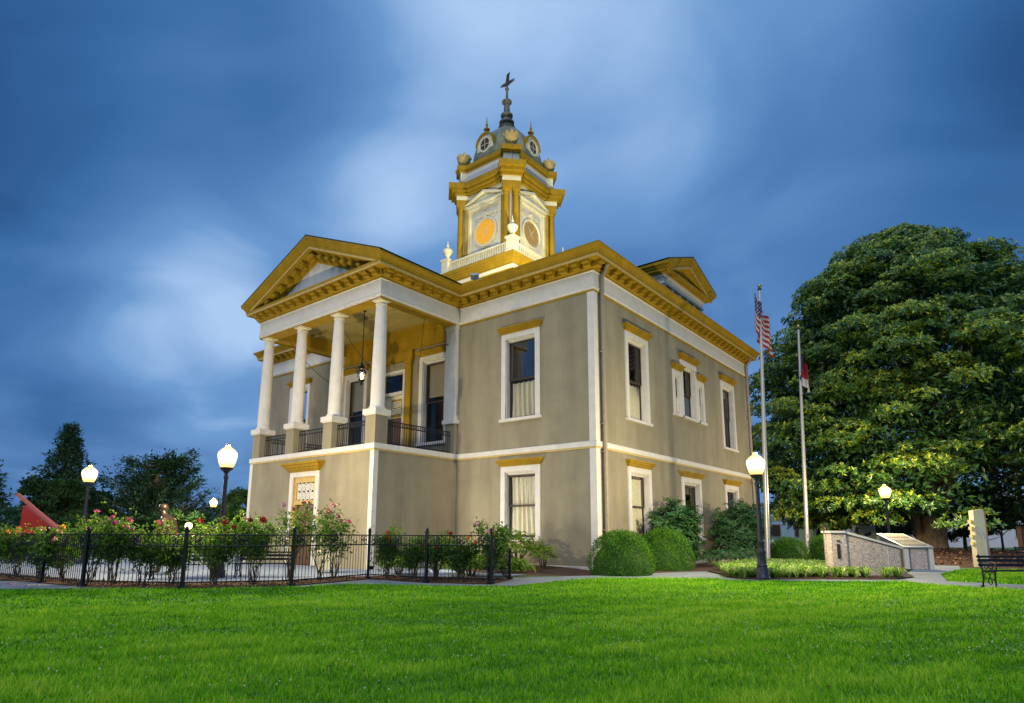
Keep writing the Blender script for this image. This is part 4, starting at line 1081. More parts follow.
for (x,y),lab in (((-1.9,-4.9),'leafy green bed plants inside the fence below the inner corner of the portico'),((-2.9,-4.3),'green bed plants at the foot of the portico side wall'),((-.8,-4.4),'green bed plants near the low end of the fence'),((-4.3,-5.9),'green bed plants by the white portico corner trim')):
    broadleaf((x,y,.04),.75,.6,.62,lab,n=200,k=7,ll=.15,lw=.065,m=L_SHR,name='bed_plant',stems=5)
# ---- roses
bloom_mesh = {}
def bloom_data(c):
    if c in bloom_mesh: return bloom_mesh[c]
    b = MB(); r_ = random.Random(hash(c) % 1000)
    for ring,(nn,rad,zz_,tilt) in enumerate(((5,.055,.0,.25),(5,.040,.012,.75),(4,.022,.02,1.2))):
        for k in range(nn):
            a = 2*PI*k/nn+ring*.6; ca,sa = math.cos(a),math.sin(a)
            ct,st = math.cos(tilt),math.sin(tilt)
            p0 = Vector((0,0,zz_)); t = Vector((-sa,ca,0)); o_ = Vector((ca*ct,sa*ct,st))
            b.add([p0,p0+o_*rad*.7-t*rad*.62,p0+o_*rad*1.15-t*rad*.25+Vector((0,0,.004)),p0+o_*rad*1.15+t*rad*.25+Vector((0,0,.004)),p0+o_*rad*.7+t*rad*.62],[(0,1,2,3,4)])
    b.lathe([(.010,-.02),(.028,-.004),(.034,.012),(.024,.034),(.0,.04)],(0,0,0),8)
    me_o = b.build('rose_bloom',PET[c],smooth=True); me = me_o.data; bpy.data.objects.remove(me_o); bloom_mesh[c] = me
    return me
def rose(loc, h, spread, colours, nb, label, nl=820, low=.40):
    o = empty('rose_bush',loc,label,'rose bush','rose bushes along the iron fence')
    canes = MB(); tips = []; P = []; Dd = []
    nc = random.randint(7,10)
    for i in range(nc):
        a = random.uniform(0,2*PI); hh = h*random.uniform(.68,1.0); sp = spread*random.uniform(.25,1.0)
        pts = []
        for k in range(7):
            t = k/6; w_ = .04*math.sin(k*1.9+i)
            pts.append(Vector((math.cos(a)*(sp*t**1.3+.05)+w_, math.sin(a)*(sp*t**1.3+.05)+w_*.7, hh*t)))
        canes.tube(pts,[.016,.014,.012,.010,.008,.006,.004],5)
        tips.append(pts[-1])
        for j in range(3):
            k = random.randint(3,5); q = pts[k]; dd = Vector((random.uniform(-1,1),random.uniform(-1,1),random.uniform(.5,1.3)))*spread*.45
            canes.tube([q,q+dd*.6,q+dd],[.008,.006,.003],4)
            if random.random() < .5: tips.append(q+dd)
            for _ in range(nl//(nc*5)): P.append(q+dd*random.uniform(.2,1)); Dd.append(dd)
        for _ in range(nl//(nc*2)):
            t = random.uniform(low,1)**.8; k = min(int(t*6),5); q = pts[k].lerp(pts[k+1],t*6-k); P.append(q); Dd.append(pts[k+1]-pts[k])
    canes.build('canes',TWIG,o)
    P = np.array([tuple(p) for p in P]); n = len(P)
    P = P+rng.normal(0,.12,(n,3)); P[:,2] = np.maximum(P[:,2],.12)
    pos,ax,nm,L,Wd = rosettes(P,rand_dirs(n,-.2)+np.array([0,0,.5]),4,.085,.052)
    ax = ax+np.array([0,0,-.15])
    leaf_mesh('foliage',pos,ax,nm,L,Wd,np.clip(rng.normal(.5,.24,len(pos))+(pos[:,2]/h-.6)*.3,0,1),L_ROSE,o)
    random.shuffle(tips)
    tips.sort(key=lambda v: -v.z+random.uniform(-.25,.25))
    for i in range(min(int(nb*1.5),len(tips))):
        me = bloom_data(colours[i % len(colours)])
        bo = bpy.data.objects.new('rose_bloom',me); COL.objects.link(bo); bo.parent = o
        bo.location = tips[i]+Vector((0,0,.03)); bo.rotation_euler = (random.uniform(-.9,.9),random.uniform(-.9,.9),random.uniform(0,6)); s_ = random.uniform(1.2,1.9); bo.scale = (s_,s_,s_)
    return o
ROSES = [
 ((-13.2,-14.9),1.40,.75,['orange','yellow'],7,'orange and yellow rose bush at the far left end of the fence'),
 ((-11.3,-14.75),1.42,.75,['orange','yellow','orange'],9,'rose bush with many orange blooms below the red wedge'),
 ((-9.9,-14.55),1.32,.70,['red','red','yellow'],5,'low rose bush with deep red blooms near the left fence post'),
 ((-8.55,-14.35),1.34,.75,['orange','palepink'],4,'leafy rose bush right of the red wedge, few blooms'),
 ((-7.35,-14.15),1.62,.70,['magenta','palepink','yellow'],6,'rose bush around the base of the far left lamp post'),
 ((-6.35,-13.95),1.88,.62,['pink','magenta','pink','palepink'],11,'tall rose bush thick with pink blooms right of the far left lamp'),
 ((-5.85,-13.40),1.62,.55,['pink','palepink'],6,'pink rose bush between the far left lamp and the statue'),
 ((-5.35,-12.85),1.30,.50,['magenta','yellow'],3,'rose bush with reddish leaves just in front of the bronze statue'),
 ((-4.55,-12.15),1.62,.60,['red','red','magenta'],6,'rose bush with crimson blooms right of the small garden light'),
 ((-4.0,-11.35),1.80,.62,['red','palepink'],5,'rose bush in front of the tall left lamp post'),
 ((-3.85,-10.35),2.15,.60,['palepink','pink'],5,'tall rose bush reaching up beside the left portico corner'),
 ((-3.75,-9.45),2.20,.62,['palepink','pink','palepink'],5,'tallest rose bush with pale pink blooms left of the brown portico door'),
 ((-4.0,-8.75),2.05,.50,['palepink','pink'],4,'rose bush with coral blooms in front of the brown portico door'),
 ((-3.0,-7.55),1.45,.55,['red'],3,'thin rose bush with red blooms right of the portico door'),
 ((-2.15,-7.25),1.15,.48,['yellow'],1,'dark compact rose bush below the white portico corner'),
 ((-1.3,-7.1),1.32,.55,['red','yellow'],4,'sparse rose bush with red blooms left of the last tall fence posts'),
 ((-.55,-6.85),1.20,.50,['yellow','orange'],3,'rose bush with a yellow bloom inside the fence corner'),
 ((.25,-6.45),1.75,.50,['palepink'],2,'rose bush with one pale pink bloom on a long stem at the fence end'),
]
for (x,y),h,sp,cs,nb,lab in ROSES: rose((x,y,.05),h,sp,cs,nb,lab,nl=300 if h > 2 else (560 if x > -3.2 else 820))

# ---- liriope ground cover
def poly_sample(P, n):
    P = np.array(P); lo, hi = P.min(0), P.max(0); out_ = []
    while len(out_) < n:
        q = rng.uniform(lo,hi,(n*2,2)); x,y = q[:,0],q[:,1]; ins = np.zeros(len(q),bool); j = len(P)-1
        for i in range(len(P)):
            xi,yi = P[i]; xj,yj = P[j]
            c = ((yi>y)!=(yj>y)) & (x < (xj-xi)*(y-yi)/(yj-yi+1e-12)+xi); ins ^= c; j = i
        out_.extend(q[ins].tolist())
    return np.array(out_[:n])
def tufts(name, C, k, L, w, m, zoff=.045, curve=.9):
    """arching blades (two-segment strips) around each tuft centre"""
    n = len(C)*k; c = np.repeat(np.column_stack([C,np.full(len(C),zoff)]),k,0)
    a = rng.uniform(0,2*PI,n); out_ = np.stack([np.cos(a),np.sin(a),np.zeros(n)],1); sd_ = np.stack([-np.sin(a),np.cos(a),np.zeros(n)],1)
    l = L*rng.uniform(.6,1.15,n)[:,None]; r = rng.uniform(.15,1.0,n)[:,None]*curve
    b0 = c+out_*.03; p1 = b0+out_*l*.30*r+np.array([0,0,1.])*l*.62; p2 = b0+out_*l*.85*r+np.array([0,0,1.])*l*(.85-.45*r)
    ww = w*rng.uniform(.7,1.3,n)[:,None]
    V = np.stack([b0-sd_*ww*.5,b0+sd_*ww*.5,p1+sd_*ww*.5,p1-sd_*ww*.5,p2],1).reshape(-1,3)
    i = np.arange(n)*5
    loops = np.stack([i,i+1,i+2,i+3,i+3,i+2,i+4],1).ravel(); st = np.stack([np.arange(n)*7,np.arange(n)*7+4],1).ravel(); tt = np.tile([4,3],n)
    R = np.repeat(np.clip(rng.normal(.5,.25,n),0,1),5)
    me = bpy.data.meshes.new(name); me.vertices.add(len(V)); me.vertices.foreach_set('co',V.astype(np.float32).ravel())
    me.loops.add(len(loops)); me.loops.foreach_set('vertex_index',loops.astype(np.int32)); me.polygons.add(len(st)); me.polygons.foreach_set('loop_start',st.astype(np.int32)); me.polygons.foreach_set('loop_total',tt.astype(np.int32))
    me.update(calc_edges=True); me.attributes.new('rnd','FLOAT','POINT').data.foreach_set('value',R.astype(np.float32)); me.materials.append(m)
    o = bpy.data.objects.new(name,me); COL.objects.link(o); return o
BED = [(4.75,.5),(5.4,.0),(7.0,1.45),(7.0,3.4),(6.6,5.6),(6.2,8.5),(3.2,9.0),(3.0,4.0),(4.0,2.2)]
o = tufts('liriope', np.vstack([poly_sample(BED,520),poly_sample([(7.0,1.6),(9.1,3.4),(9.25,4.5),(9.0,4.4),(7.1,2.75)],26)]), 26, .48, .032, L_LIR, curve=1.35)
tag(o,'bed of pale striped lilyturf around the flagpoles and stone monument','ground cover',kind='stuff')

# ---- trees
def branch_tree(o, h, trunk_r, limbs, m=BARK, lean=(0,0), fork=.25, reach=.7):
    b = MB()
    b.tube([(0,0,-.1),(lean[0]*.3,lean[1]*.3,h*.1),(lean[0]*.6,lean[1]*.6,h*.35),(lean[0],lean[1],h*.75)],[trunk_r*1.35,trunk_r,trunk_r*.7,trunk_r*.15],12)
    for i in range(limbs):
        t = random.uniform(fork,.8); z = h*t; a = i*2.4+random.uniform(-.4,.4); L = reach*random.uniform(.7,1)*(1.15-t)
        p0 = Vector((lean[0]*t,lean[1]*t,z)); d = Vector((math.cos(a)*L,math.sin(a)*L,h*.10+random.uniform(0,.08)*h))
        b.tube([p0,p0+d*.35+Vector((0,0,.2)),p0+d*.7+Vector((0,0,.1)),p0+d],[trunk_r*.38,trunk_r*.26,trunk_r*.15,trunk_r*.05],6)
    return b.build('trunk',m,o,smooth=True)
def magnolia():
    o = empty('magnolia_tree',(7.75,29.55,.42),'huge dense evergreen tree with glossy leaves right of the flagpoles','tree')
    H_ = 22.0
    # several stout stems from one flared root base
    b = MB()
    b.tube([(0,0,-.5),(0,0,.2),(0,.0,1.0),(.15,0,2.6),(.2,.1,6),(.1,0,12),(0,0,19)],[1.0,.66,.52,.46,.38,.26,.08],14)
    for (dx,dy,lx,ly) in ((.5,.1,2.2,.6),(-.5,.2,-2.4,.9),(.2,.6,.8,2.4)):
        b.tube([(dx*.8,dy*.8,-.3),(dx,dy,.8),(dx*1.1+lx*.1,dy+ly*.1,2.4),(dx+lx*.6,dy+ly*.6,5.5),(dx+lx*1.3,dy+ly*1.3,11)],[.6,.42,.34,.26,.1],10)
    for i in range(26):
        z = random.uniform(2.6,15); a = i*2.39; L = (9.6 if z < 9 else 7)*random.uniform(.6,.95)
        p0 = Vector((0,0,z)); d = Vector((math.cos(a)*L,math.sin(a)*L,random.uniform(-.4,1.8)))
        b.tube([p0,p0+d*.4+Vector((0,0,.5)),p0+d*.75+Vector((0,0,.4)),p0+d],[.26,.17,.10,.03],6)
    for i in range(9):   # bare twigs at the right shoulder
        p0 = Vector(RGT*5.2+Vector((0,0,16.3)))+Vector((random.uniform(-.4,.4),random.uniform(-.4,.4),0)); d = RGT*random.uniform(.2,1.6)+Vector((random.uniform(-.3,.3),random.uniform(-.3,.3),random.uniform(2.2,4.2)))
        b.tube([p0,p0+d*.5+RGT*.2,p0+d],[.05,.03,.01],4)
    b.build('trunk',BARK,o,smooth=True)
    prof = np.array([(1.3,7.5),(2.2,10.4),(3.5,11.2),(6,11.1),(9,10.8),(12,10.2),(15,9.1),(17.5,7.4),(19.5,5.3),(21,3.1),(22.2,1.0)])
    # clump centres
    nc = 560; z = rng.uniform(1.7,22.1,nc); a = rng.uniform(0,2*PI,nc)
    R = np.interp(z,prof[:,0],prof[:,1])*(1+.10*np.sin(a*3+z*.4)+.07*np.sin(a*7-z*.9)+rng.normal(0,.05,nc))
    q = np.sqrt(rng.uniform(.60,1.0,nc)); rc = R*q-.5
    C = np.stack([np.cos(a)*rc,np.sin(a)*rc,z],1)
    P = []; Dn = []; RB = []
    for c in C:
        s = rng.uniform(.75,1.75); m = int(64*s*s/1.6)
        d = rand_dirs(m,-.35); p = c+d*np.array([s,s,s*.36])*rng.uniform(.75,1.08,(m,1)); p[:,2] -= .06*np.hypot(d[:,0]*s,d[:,1]*s)**2
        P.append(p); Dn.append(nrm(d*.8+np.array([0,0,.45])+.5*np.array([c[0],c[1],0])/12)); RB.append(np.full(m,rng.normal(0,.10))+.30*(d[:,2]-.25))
    P = np.vstack(P); Dn = np.vstack(Dn); RB = np.concatenate(RB)
    rt = np.array(RGT); fw = np.array(FWD)
    open_ = lambda Q: (np.abs(Q@rt) < 2.3) & (Q[:,2] < 5.0) & (Q@fw < 1.5)
    ok = (P[:,2] > 1.0) & ~open_(P); P, Dn, RB = P[ok], Dn[ok], RB[ok]
    k = 7
    pos,ax,nm,L,Wd = rosettes(P,Dn,k,.27,.105)
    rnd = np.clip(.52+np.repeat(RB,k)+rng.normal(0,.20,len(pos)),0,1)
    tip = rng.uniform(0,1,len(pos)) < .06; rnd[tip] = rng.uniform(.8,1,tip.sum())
    # inner fill
    nf = 64000; zf = 2.2+18.5*rng.uniform(0,1,nf)**1.1; af = rng.uniform(0,2*PI,nf); rf = np.interp(zf,prof[:,0],prof[:,1])*np.sqrt(rng.uniform(.10,.74,nf))
    pf = np.stack([np.cos(af)*rf,np.sin(af)*rf,zf],1)
    pf = pf[~open_(pf)]; nf = len(pf)
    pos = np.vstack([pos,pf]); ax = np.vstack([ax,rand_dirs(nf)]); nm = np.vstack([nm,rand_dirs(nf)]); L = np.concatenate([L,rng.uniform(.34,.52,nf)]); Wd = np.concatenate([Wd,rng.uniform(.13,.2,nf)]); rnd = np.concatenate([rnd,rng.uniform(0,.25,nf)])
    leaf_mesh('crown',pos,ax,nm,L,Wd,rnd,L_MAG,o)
magnolia()
def conifer(loc, h, r, label, n=2600, m=L_CON, tiers=16, name='conifer', droop=.25, leaf=.30):
    o = empty(name,loc,label,'tree')
    b = MB(); b.tube([(0,0,-.1),(0,0,h*.5),(0,0,h*.98)],[r*.12,r*.07,.02],8)
    P = []; A = []
    nb = tiers*9
    for i in range(nb):
        t = (i/nb)**.85; z = h*(.05+.93*t); L = r*(1-t)**.8*random.uniform(.65,1.1)+.15; a = i*2.4+random.uniform(-.3,.3)
        d = Vector((math.cos(a),math.sin(a),0)); e = d*L+Vector((0,0,-L*droop+random.uniform(0,.25)*L))
        p0 = Vector((0,0,z)); b.tube([p0,p0+e*.5+Vector((0,0,.05*L)),p0+e],[.05,.03,.01],4)
        mN = max(6,int(n/nb*(L/r*1.5+.3)))
        for _ in range(mN):
            s = random.uniform(.25,1.05); P.append(p0+e*s+Vector((random.gauss(0,.10*L+.05),random.gauss(0,.10*L+.05),random.gauss(0,.05*L+.04)))); A.append(d+Vector((random.gauss(0,.5),random.gauss(0,.5),random.gauss(.1,.35))))
    b.build('trunk',BARK,o)
    P = np.array([tuple(p) for p in P]); A = np.array([tuple(p) for p in A]); n_ = len(P)
    P3 = np.repeat(P,4,0)+rng.normal(0,.12,(n_*4,3)); A3 = np.repeat(A,4,0)+rng.normal(0,.5,(n_*4,3))
    leaf_mesh('crown',P3,A3,np.array([0,0,1.])+rng.normal(0,.4,(n_*4,3)),rng.uniform(.6,1.3,n_*4)*leaf,rng.uniform(.25,.45,n_*4)*leaf,np.clip(rng.normal(.45,.22,n_*4),0,1),m,o)
    return o
def clumptree(loc, h, r, label, z0=.25, n=60, per=90, m=L_FAR, leaf=.26, name='broadleaf_tree', trunk=.16, cat='tree', flat=.6):
    o = empty(name,loc,label,cat)
    b = MB(); b.tube([(0,0,-.1),(0,0,h*.3),(.1,0,h*.75)],[trunk,trunk*.7,trunk*.2],8)
    for i in range(9):
        a = i*2.4; L = r*random.uniform(.5,.85); p0 = Vector((0,0,h*random.uniform(z0*.8,.6)))
        b.tube([p0,p0+Vector((math.cos(a)*L*.5,math.sin(a)*L*.5,h*.10)),p0+Vector((math.cos(a)*L,math.sin(a)*L,h*.18))],[trunk*.4,trunk*.25,.02],5)
    b.build('trunk',BARK,o)
    D_ = rand_dirs(n); q = np.power(rng.uniform(.25,1,n),.5)[:,None]
    C = D_*q*np.array([r,r,h*(1-z0)*.5])*.9+np.array([0,0,h*(z0+(1-z0)*.5)])
    P = []; RB = []
    for c in C:
        s = rng.uniform(.16,.30)*r; d = rand_dirs(per,-.5); P.append(c+d*np.array([s,s,s*flat])*rng.uniform(.5,1.1,(per,1))); RB.append(np.full(per,rng.normal(0,.10)))
    P = np.vstack(P); RB = np.concatenate(RB)
    k = 3; pos,ax,nm,L,Wd = rosettes(P,rand_dirs(len(P),-.2)+np.array([0,0,.4]),k,leaf,leaf*.45)
    leaf_mesh('crown',pos,ax,nm,L,Wd,np.clip(.45+np.repeat(RB,k)+rng.normal(0,.2,len(pos)),0,1),m,o)
    return o
conifer((-52.7,-2.1,0),11.0,3.6,'pointed dark conifer behind the far left lamp',2600,leaf=.42)
conifer((-47.3,-9.0,0),7.6,3.2,'bluish dark spruce at the left picture edge',1800,leaf=.40)
clumptree((-50.2,-3.6,0),6.2,2.6,'leafy tree between the spruce and pointed conifer',leaf=.34,n=40)
# wide feathery cedar: several leaning tops of one tree
def cedar():
    o = empty('cedar_tree',(-52.0,5.2,0),'wide feathery dark cedar left of the portico','tree')
    b = MB(); P = []; A = []
    b.tube([(0,0,-.1),(0,0,3),(.3,0,8.6)],[.5,.35,.05],8)
    for i in range(190):
        t = random.random(); z = .6+7.6*t; a = random.uniform(0,2*PI); L = lerp(6.6,2.8,t**1.4)*random.uniform(.6,1.05)
        d = Vector((math.cos(a),math.sin(a),0)); rise = L*random.uniform(.05,.42)
        p0 = Vector((0,0,z)); e = d*L+Vector((0,0,rise))
        b.tube([p0,p0+e*.5-Vector((0,0,.12*L)),p0+e],[.07,.04,.01],4)
        for _ in range(26):
            s = random.uniform(.3,1.05); w = .10*L*(1.1-s*.7)
            P.append(p0+e*s-Vector((0,0,.12*L*4*s*(1-s)))+Vector((random.gauss(0,w),random.gauss(0,w),random.gauss(-.05,w*.6)))); A.append(d+Vector((random.gauss(0,.5),random.gauss(0,.5),random.gauss(.25,.3))))
    b.build('trunk',BARK,o)
    P = np.array([tuple(p) for p in P]); A = np.array([tuple(p) for p in A]); n_ = len(P)
    P3 = np.repeat(P,4,0)+rng.normal(0,.16,(n_*4,3)); A3 = np.repeat(A,4,0)+rng.normal(0,.45,(n_*4,3))
    leaf_mesh('crown',P3,A3,np.array([0,0,1.])+rng.normal(0,.4,(n_*4,3)),rng.uniform(.3,.6,n_*4),rng.uniform(.10,.18,n_*4),np.clip(rng.normal(.5,.22,n_*4),0,1),L_CON,o)
cedar()
clumptree((-44.5,10.5,0),5.4,3.0,'round dark tree between the tall left lamp and portico',leaf=.32,n=50)
clumptree((-58,1.5,0),5.6,3.4,'bushy tree between the conifer and the cedar',leaf=.36,n=46)
clumptree((-40.5,-10.8,0),3.4,2.4,'dark bush left of the red wedge',leaf=.28,n=36,z0=.02,name='bush',cat='bush')
clumptree((-46.5,-2.6,0),3.0,3.0,'dark bush behind the far left lamp post',leaf=.28,n=40,z0=.02,name='bush',cat='bush')
clumptree((-41.0,2.2,0),3.0,3.2,'dark bush behind the bronze statue',leaf=.28,n=44,z0=.02,name='bush',cat='bush')
# right background
boxwood((1.87,28.67,.05),1.12,2.75,'tall clipped round topiary behind the stone monument',9000)
clumptree((2.4,24.6,.05),.85,1.1,'low reddish shrub near the farther flagpole base',leaf=.12,n=40,per=60,z0=.0,name='red_shrub',m=L_LITTER,cat='shrub')
clumptree((11.3,40.1,.1),3.9,2.1,'small young tree with a thin trunk before the pale building',leaf=.20,n=46,per=50,z0=.36,trunk=.10,name='young_tree')
clumptree((8.7,45.5,.1),5.5,3.4,'drooping dark tree behind the big tree trunk',leaf=.26,n=56,per=60,z0=.05,name='background_tree')
clumptree((3.0,45.0,.1),4.4,3.0,'sunlit bush left of the big tree trunk',leaf=.26,n=50,per=60,z0=.05,name='background_tree')
# far woods, one mass
def woods(name, pts, h, label):
    P = []
    for (x0,y0),(x1,y1) in zip(pts[:-1],pts[1:]):
        L = math.hypot(x1-x0,y1-y0); n = int(L*26); t = rng.uniform(0,1,n)
        hh = h*(.62+.25*np.sin(t*L*.23)+.13*np.sin(t*L*.71+1)); P.append(np.stack([x0+(x1-x0)*t+rng.normal(0,2.5,n),y0+(y1-y0)*t+rng.normal(0,2.5,n),hh*np.power(rng.uniform(0,1,n),.7)],1))
    P = np.vstack(P); pos,ax,nm,L,Wd = rosettes(P,rand_dirs(len(P),-.2)+np.array([0,0,.3]),3,1.1,.55)
    o = leaf_mesh(name,pos,ax,nm,L,Wd,np.clip(rng.normal(.4,.2,len(pos)),0,1),L_FAR); tag(o,label,'woods',kind='stuff')
woods('far_woods',[(-95,-50),(-95,0),(-75,30),(-45,75),(0,120),(60,130)],5.5,'low far tree line closing the horizon')

# ================================================================== STREET FURNITURE
def make_bench(loc, rz, label, L=1.85):
    o = empty('park_bench',loc,label,'bench','black park benches',rz=rz)
    b = MB()
    for i in range(4): b.box(-L/2,L/2,-.02-.11*i-.09,-.02-.11*i,.43,.46)
    b.build('seat',BLACK,o)
    b = MB()
    for z0,z1,y in ((.54,.62,.045),(.66,.74,.065),(.77,.83,.085)): b.box(-L/2,L/2,y-.014,y+.014,z0,z1)
    b.build('backrest',BLACK,o)
    for sx in (-1,1):
        x = sx*(L/2-.06); b = MB()
        b.tube([(x,-.42,0),(x,-.40,.20),(x,-.44,.44)],.025,6); b.tube([(x,.06,0),(x,.0,.22),(x,.02,.45),(x,.10,.86)],.025,6)
        b.tube([(x,-.45,.42),(x,.02,.42)],.022,6); b.tube([(x,-.47,.44),(x,-.47,.62),(x,-.40,.67),(x,.04,.65)],.022,6)
        for (yc,zc,r) in ((-.32,.30,.09),(-.14,.30,.09),(-.23,.15,.07),(-.30,.55,.07),(-.14,.55,.06)):
            b.tube([(x,yc+r*math.cos(a),zc+r*math.sin(a)) for a in [2*PI*k/10 for k in range(11)]],.013,5,False)
        b.box(x-.04,x+.04,-.47,-.37,0,.03); b.box(x-.04,x+.04,.01,.11,0,.03)
        b.build('end_frame',BLACK,o,smooth=True)
    return o
bench = make_bench((12.10,1.65,.03),-yaw+PI*0.0-.0,'black iron and slat bench cut by the right picture edge')
bench.rotation_euler = (0,0,math.atan2(RGT.y,RGT.x)+.03)
ba = math.atan2(RGT.y,RGT.x)
dup(bench,(12.85,17.4,.06),ba,'dark bench half hidden behind the nearer right bench','black park benches')
dup(bench,(-7.75,-11.5,.02),ba+.3,'black bench behind the roses near the bronze statue','black park benches',.95)
dup(bench,(-6.6,-9.45,.02),ba+.05,'black bench behind the fence below the left portico corner','black park benches',.95)
# stone monument (wedge wall)
def mono1():
    o = empty('stone_monument',(7.15,3.25,.0),'stone chip monument wall with sloping top in the lilyturf bed','monument')
    u = Vector((.72,.694,0)); nrm_ = Vector((.694,-.72,0))
    T = ((0,0,0),tuple(u),tuple(nrm_))
    b = MB(T); b.prism_n([(.66,.04),(2.62,.04),(2.62,.93),(.72,1.44),(.66,1.44)],-.42,0); b.build('sloped_wall',AGG,o)
    b = MB(T); b.box(.12,.66,-.40,.05,.04,1.47); b.build('end_pier',AGG,o)
    b = MB(T); b.box(.655,.70,-.3,.012,.04,1.43); b.build('joint_strip',GRANITE,o); b = MB(T); b.box(2.16,2.19,-.3,.006,.04,1.02); b.build('joint_strip',GRANITE,o)
    b = MB(T); b.prism_n([(.62,1.443),(.70,1.443),(2.70,.932),(2.70,1.0),(.72,1.52),(.62,1.52)],-.48,.06); b.box(.07,.62,-.45,.10,1.472,1.545); b.build('coping',GRANITE,o)
    b = MB(T); b.box(.30,.40,.05,.075,.62,1.10); b.lathe([(.05,0),(.06,.03)],(.35,.06,1.2),10); b.build('bronze_plaque',BRONZE,o)
mono1()
def mono2():
    o = empty('inscribed_monument',(9.0,10.45,0),'low stone monument with white corner posts and tilted dark panels','monument')
    u = Vector((.80,.60,0)); nrm_ = Vector((.42,-.907,0)).normalized()
    T = ((0,0,0),tuple(u),tuple(nrm_)); hw = .50; L = 3.2
    def top(n): return .88+(-n)*(.52/L)
    b = MB(T)
    vs = []
    for n in (0,-L):
        for s_ in (-1,1): vs += [(s_*hw,n,.02),(s_*hw,n,top(n))]
    b.add(vs,[(0,1,3,2),(4,6,7,5),(0,4,5,1),(2,3,7,6),(1,5,7,3),(0,2,6,4)]); b.build('body',GRANITED,o)
    b = MB(T); b.box(-.32,.32,0.004,.02,.03,.84); b.build('end_panel',AGG,o)
    for s_ in (-1,1):
        b = MB(T); b.box(s_*hw-.09,s_*hw+.09,-.10,.06,.02,.885); b.build('corner_post',GRANITE,o)
    b = MB(T); vs = []
    for n in (.10,-L-.06):
        for s_ in (-1,1): vs += [(s_*.62,n,top(n)+.012),(s_*.62,n,top(n)+.07)]
    b.add(vs,[(0,1,3,2),(4,6,7,5),(0,4,5,1),(2,3,7,6),(1,5,7,3),(0,2,6,4)]); b.build('capstone',mat('capstone_grey',(.19,.21,.25),.6,.15,30),o)
    for i in range(3):
        n0 = -.25-i*.98; n1 = n0-.85; b = MB(T)
        b.add([(-.48,n0,top(n0)+.075),(.48,n0,top(n0)+.075),(.48,n1,top(n1)+.075),(-.48,n1,top(n1)+.075)]+[(-.48,n0,top(n0)+.09),(.48,n0,top(n0)+.09),(.48,n1,top(n1)+.09),(-.48,n1,top(n1)+.09)],[(0,3,2,1),(4,5,6,7),(0,1,5,4),(1,2,6,5),(2,3,7,6),(3,0,4,7)]); b.build('name_plate',mat('plate_tan',(.13,.10,.06),.8,.2,12),o)
mono2()
# small stick flag on the monument
sf = empty('small_flag',(7.02,3.42,0.04),'tiny flag on a stick at the left end of the stone monument','flag')
b = MB(); b.tube([(0,0,0),(.0,0,1.72)],.008,5); b.build('stick',DOORB,sf)
b = MB()
b.cur = 0
for i in range(7):
    b.cur = i % 2; z0 = 1.42+i*.04; b.add([tuple(RGT*0+Vector((0,0,z0))),tuple(RGT*.09+FWD*.02+Vector((0,0,z0-.07))),tuple(RGT*.09+FWD*.02+Vector((0,0,z0-.03))),tuple(RGT*0+Vector((0,0,z0+.04)))],[(0,1,2,3)])
b.cur = 2; b.add([tuple(RGT*-.001+FWD*-.004+Vector((0,0,1.54))),tuple(RGT*.045+FWD*.004+Vector((0,0,1.505))),tuple(RGT*.045+FWD*.004+Vector((0,0,1.665))),tuple(RGT*-.001+FWD*-.004+Vector((0,0,1.70)))],[(0,1,2,3)])
b.build('cloth',[FRED,FWH,FBL],sf)
# tall cream slab
sl = empty('carved_slab',(10.92,14.14,.05),'tall cream slab with a grey curved relief right of the tree trunk','sculpture',rz=ba)
CR2 = mat('slab_cream',(.58,.53,.38),.7,.15,3,.2,20)
b = MB(); b.prism_n([(-.27,0),(.22,0),(.235,1.0),(.245,2.42),(.20,2.50),(-.21,2.44),(-.25,1.2)],-.16,.14); b.build('slab',CR2,sl)
b = MB(); b.box(.248,.31,-.15,.13,.25,2.40); b.build('edge_board',mat('edge_red',(.45,.22,.15),.7,.2,4),sl)
b = MB(); pts = [(-.22,-.19,1.75),(-.12,-.19,1.55),(.02,-.19,1.35),(.12,-.19,1.05),(.12,-.19,.6),(.12,-.19,.05)]; b.tube(pts,[.03,.05,.07,.08,.07,.06],8); b.build('curved_relief',GRANITE,sl,smooth=True)
b = MB()
for z in (.95,1.25,1.6,1.9): b.box(-.33,-.25,-.1,.1,z,z+.13)
b.build('side_notches',mat('notch_yellow',(.60,.50,.22),.7,.15,4),sl)
# brown post at right edge
bp_ = empty('brown_pillar',(12.45,20.6,.05),'dark brown square pillar near the right picture edge','pillar',rz=ba)
b = MB(); b.frus((0,0),.15,.14,0,1.75); b.build('shaft',mat('pillar_brown',(.06,.03,.025),.8,.3,6),bp_); b = MB(); b.frus((0,0),.17,.17,1.75,1.82); b.build('cap',DARK,bp_)
# cream planter stand by the door
ps = empty('planter_stand',(-6.9,-7.0,.02),'cream wooden box stand in front of the portico door','planter',rz=ba+.2)
b = MB(); b.frus((0,0),.24,.27,.12,.72); b.build('box',CR2,ps)
for sx in (-1,1):
    for sy in (-1,1): b = MB(); b.tube([(sx*.2,sy*.2,0),(sx*.19,sy*.19,.13)],.03,6); b.build('leg',BLACK,ps)
b = MB(); b.frus((0,0),.30,.30,.72,.78); b.build('rim',CR2,ps)
# red wedge
rw = empty('red_wedge',(-41.97,-6.33,0),'red sloping wedge shaped steel panel structure among the trees at left','sculpture',rz=ba)
b = MB(); b.prism_n([(-1.0,0.0),(-.95,3.25),(2.2,1.05),(2.2,0)],-.5,.5); b.build('panel',RED,rw)
b = MB(); b.prism_n([(-1.6,3.98),(-1.45,4.10),(2.4,1.14),(2.4,.96)],-.56,-.30); b.build('top_beam',REDL,rw)

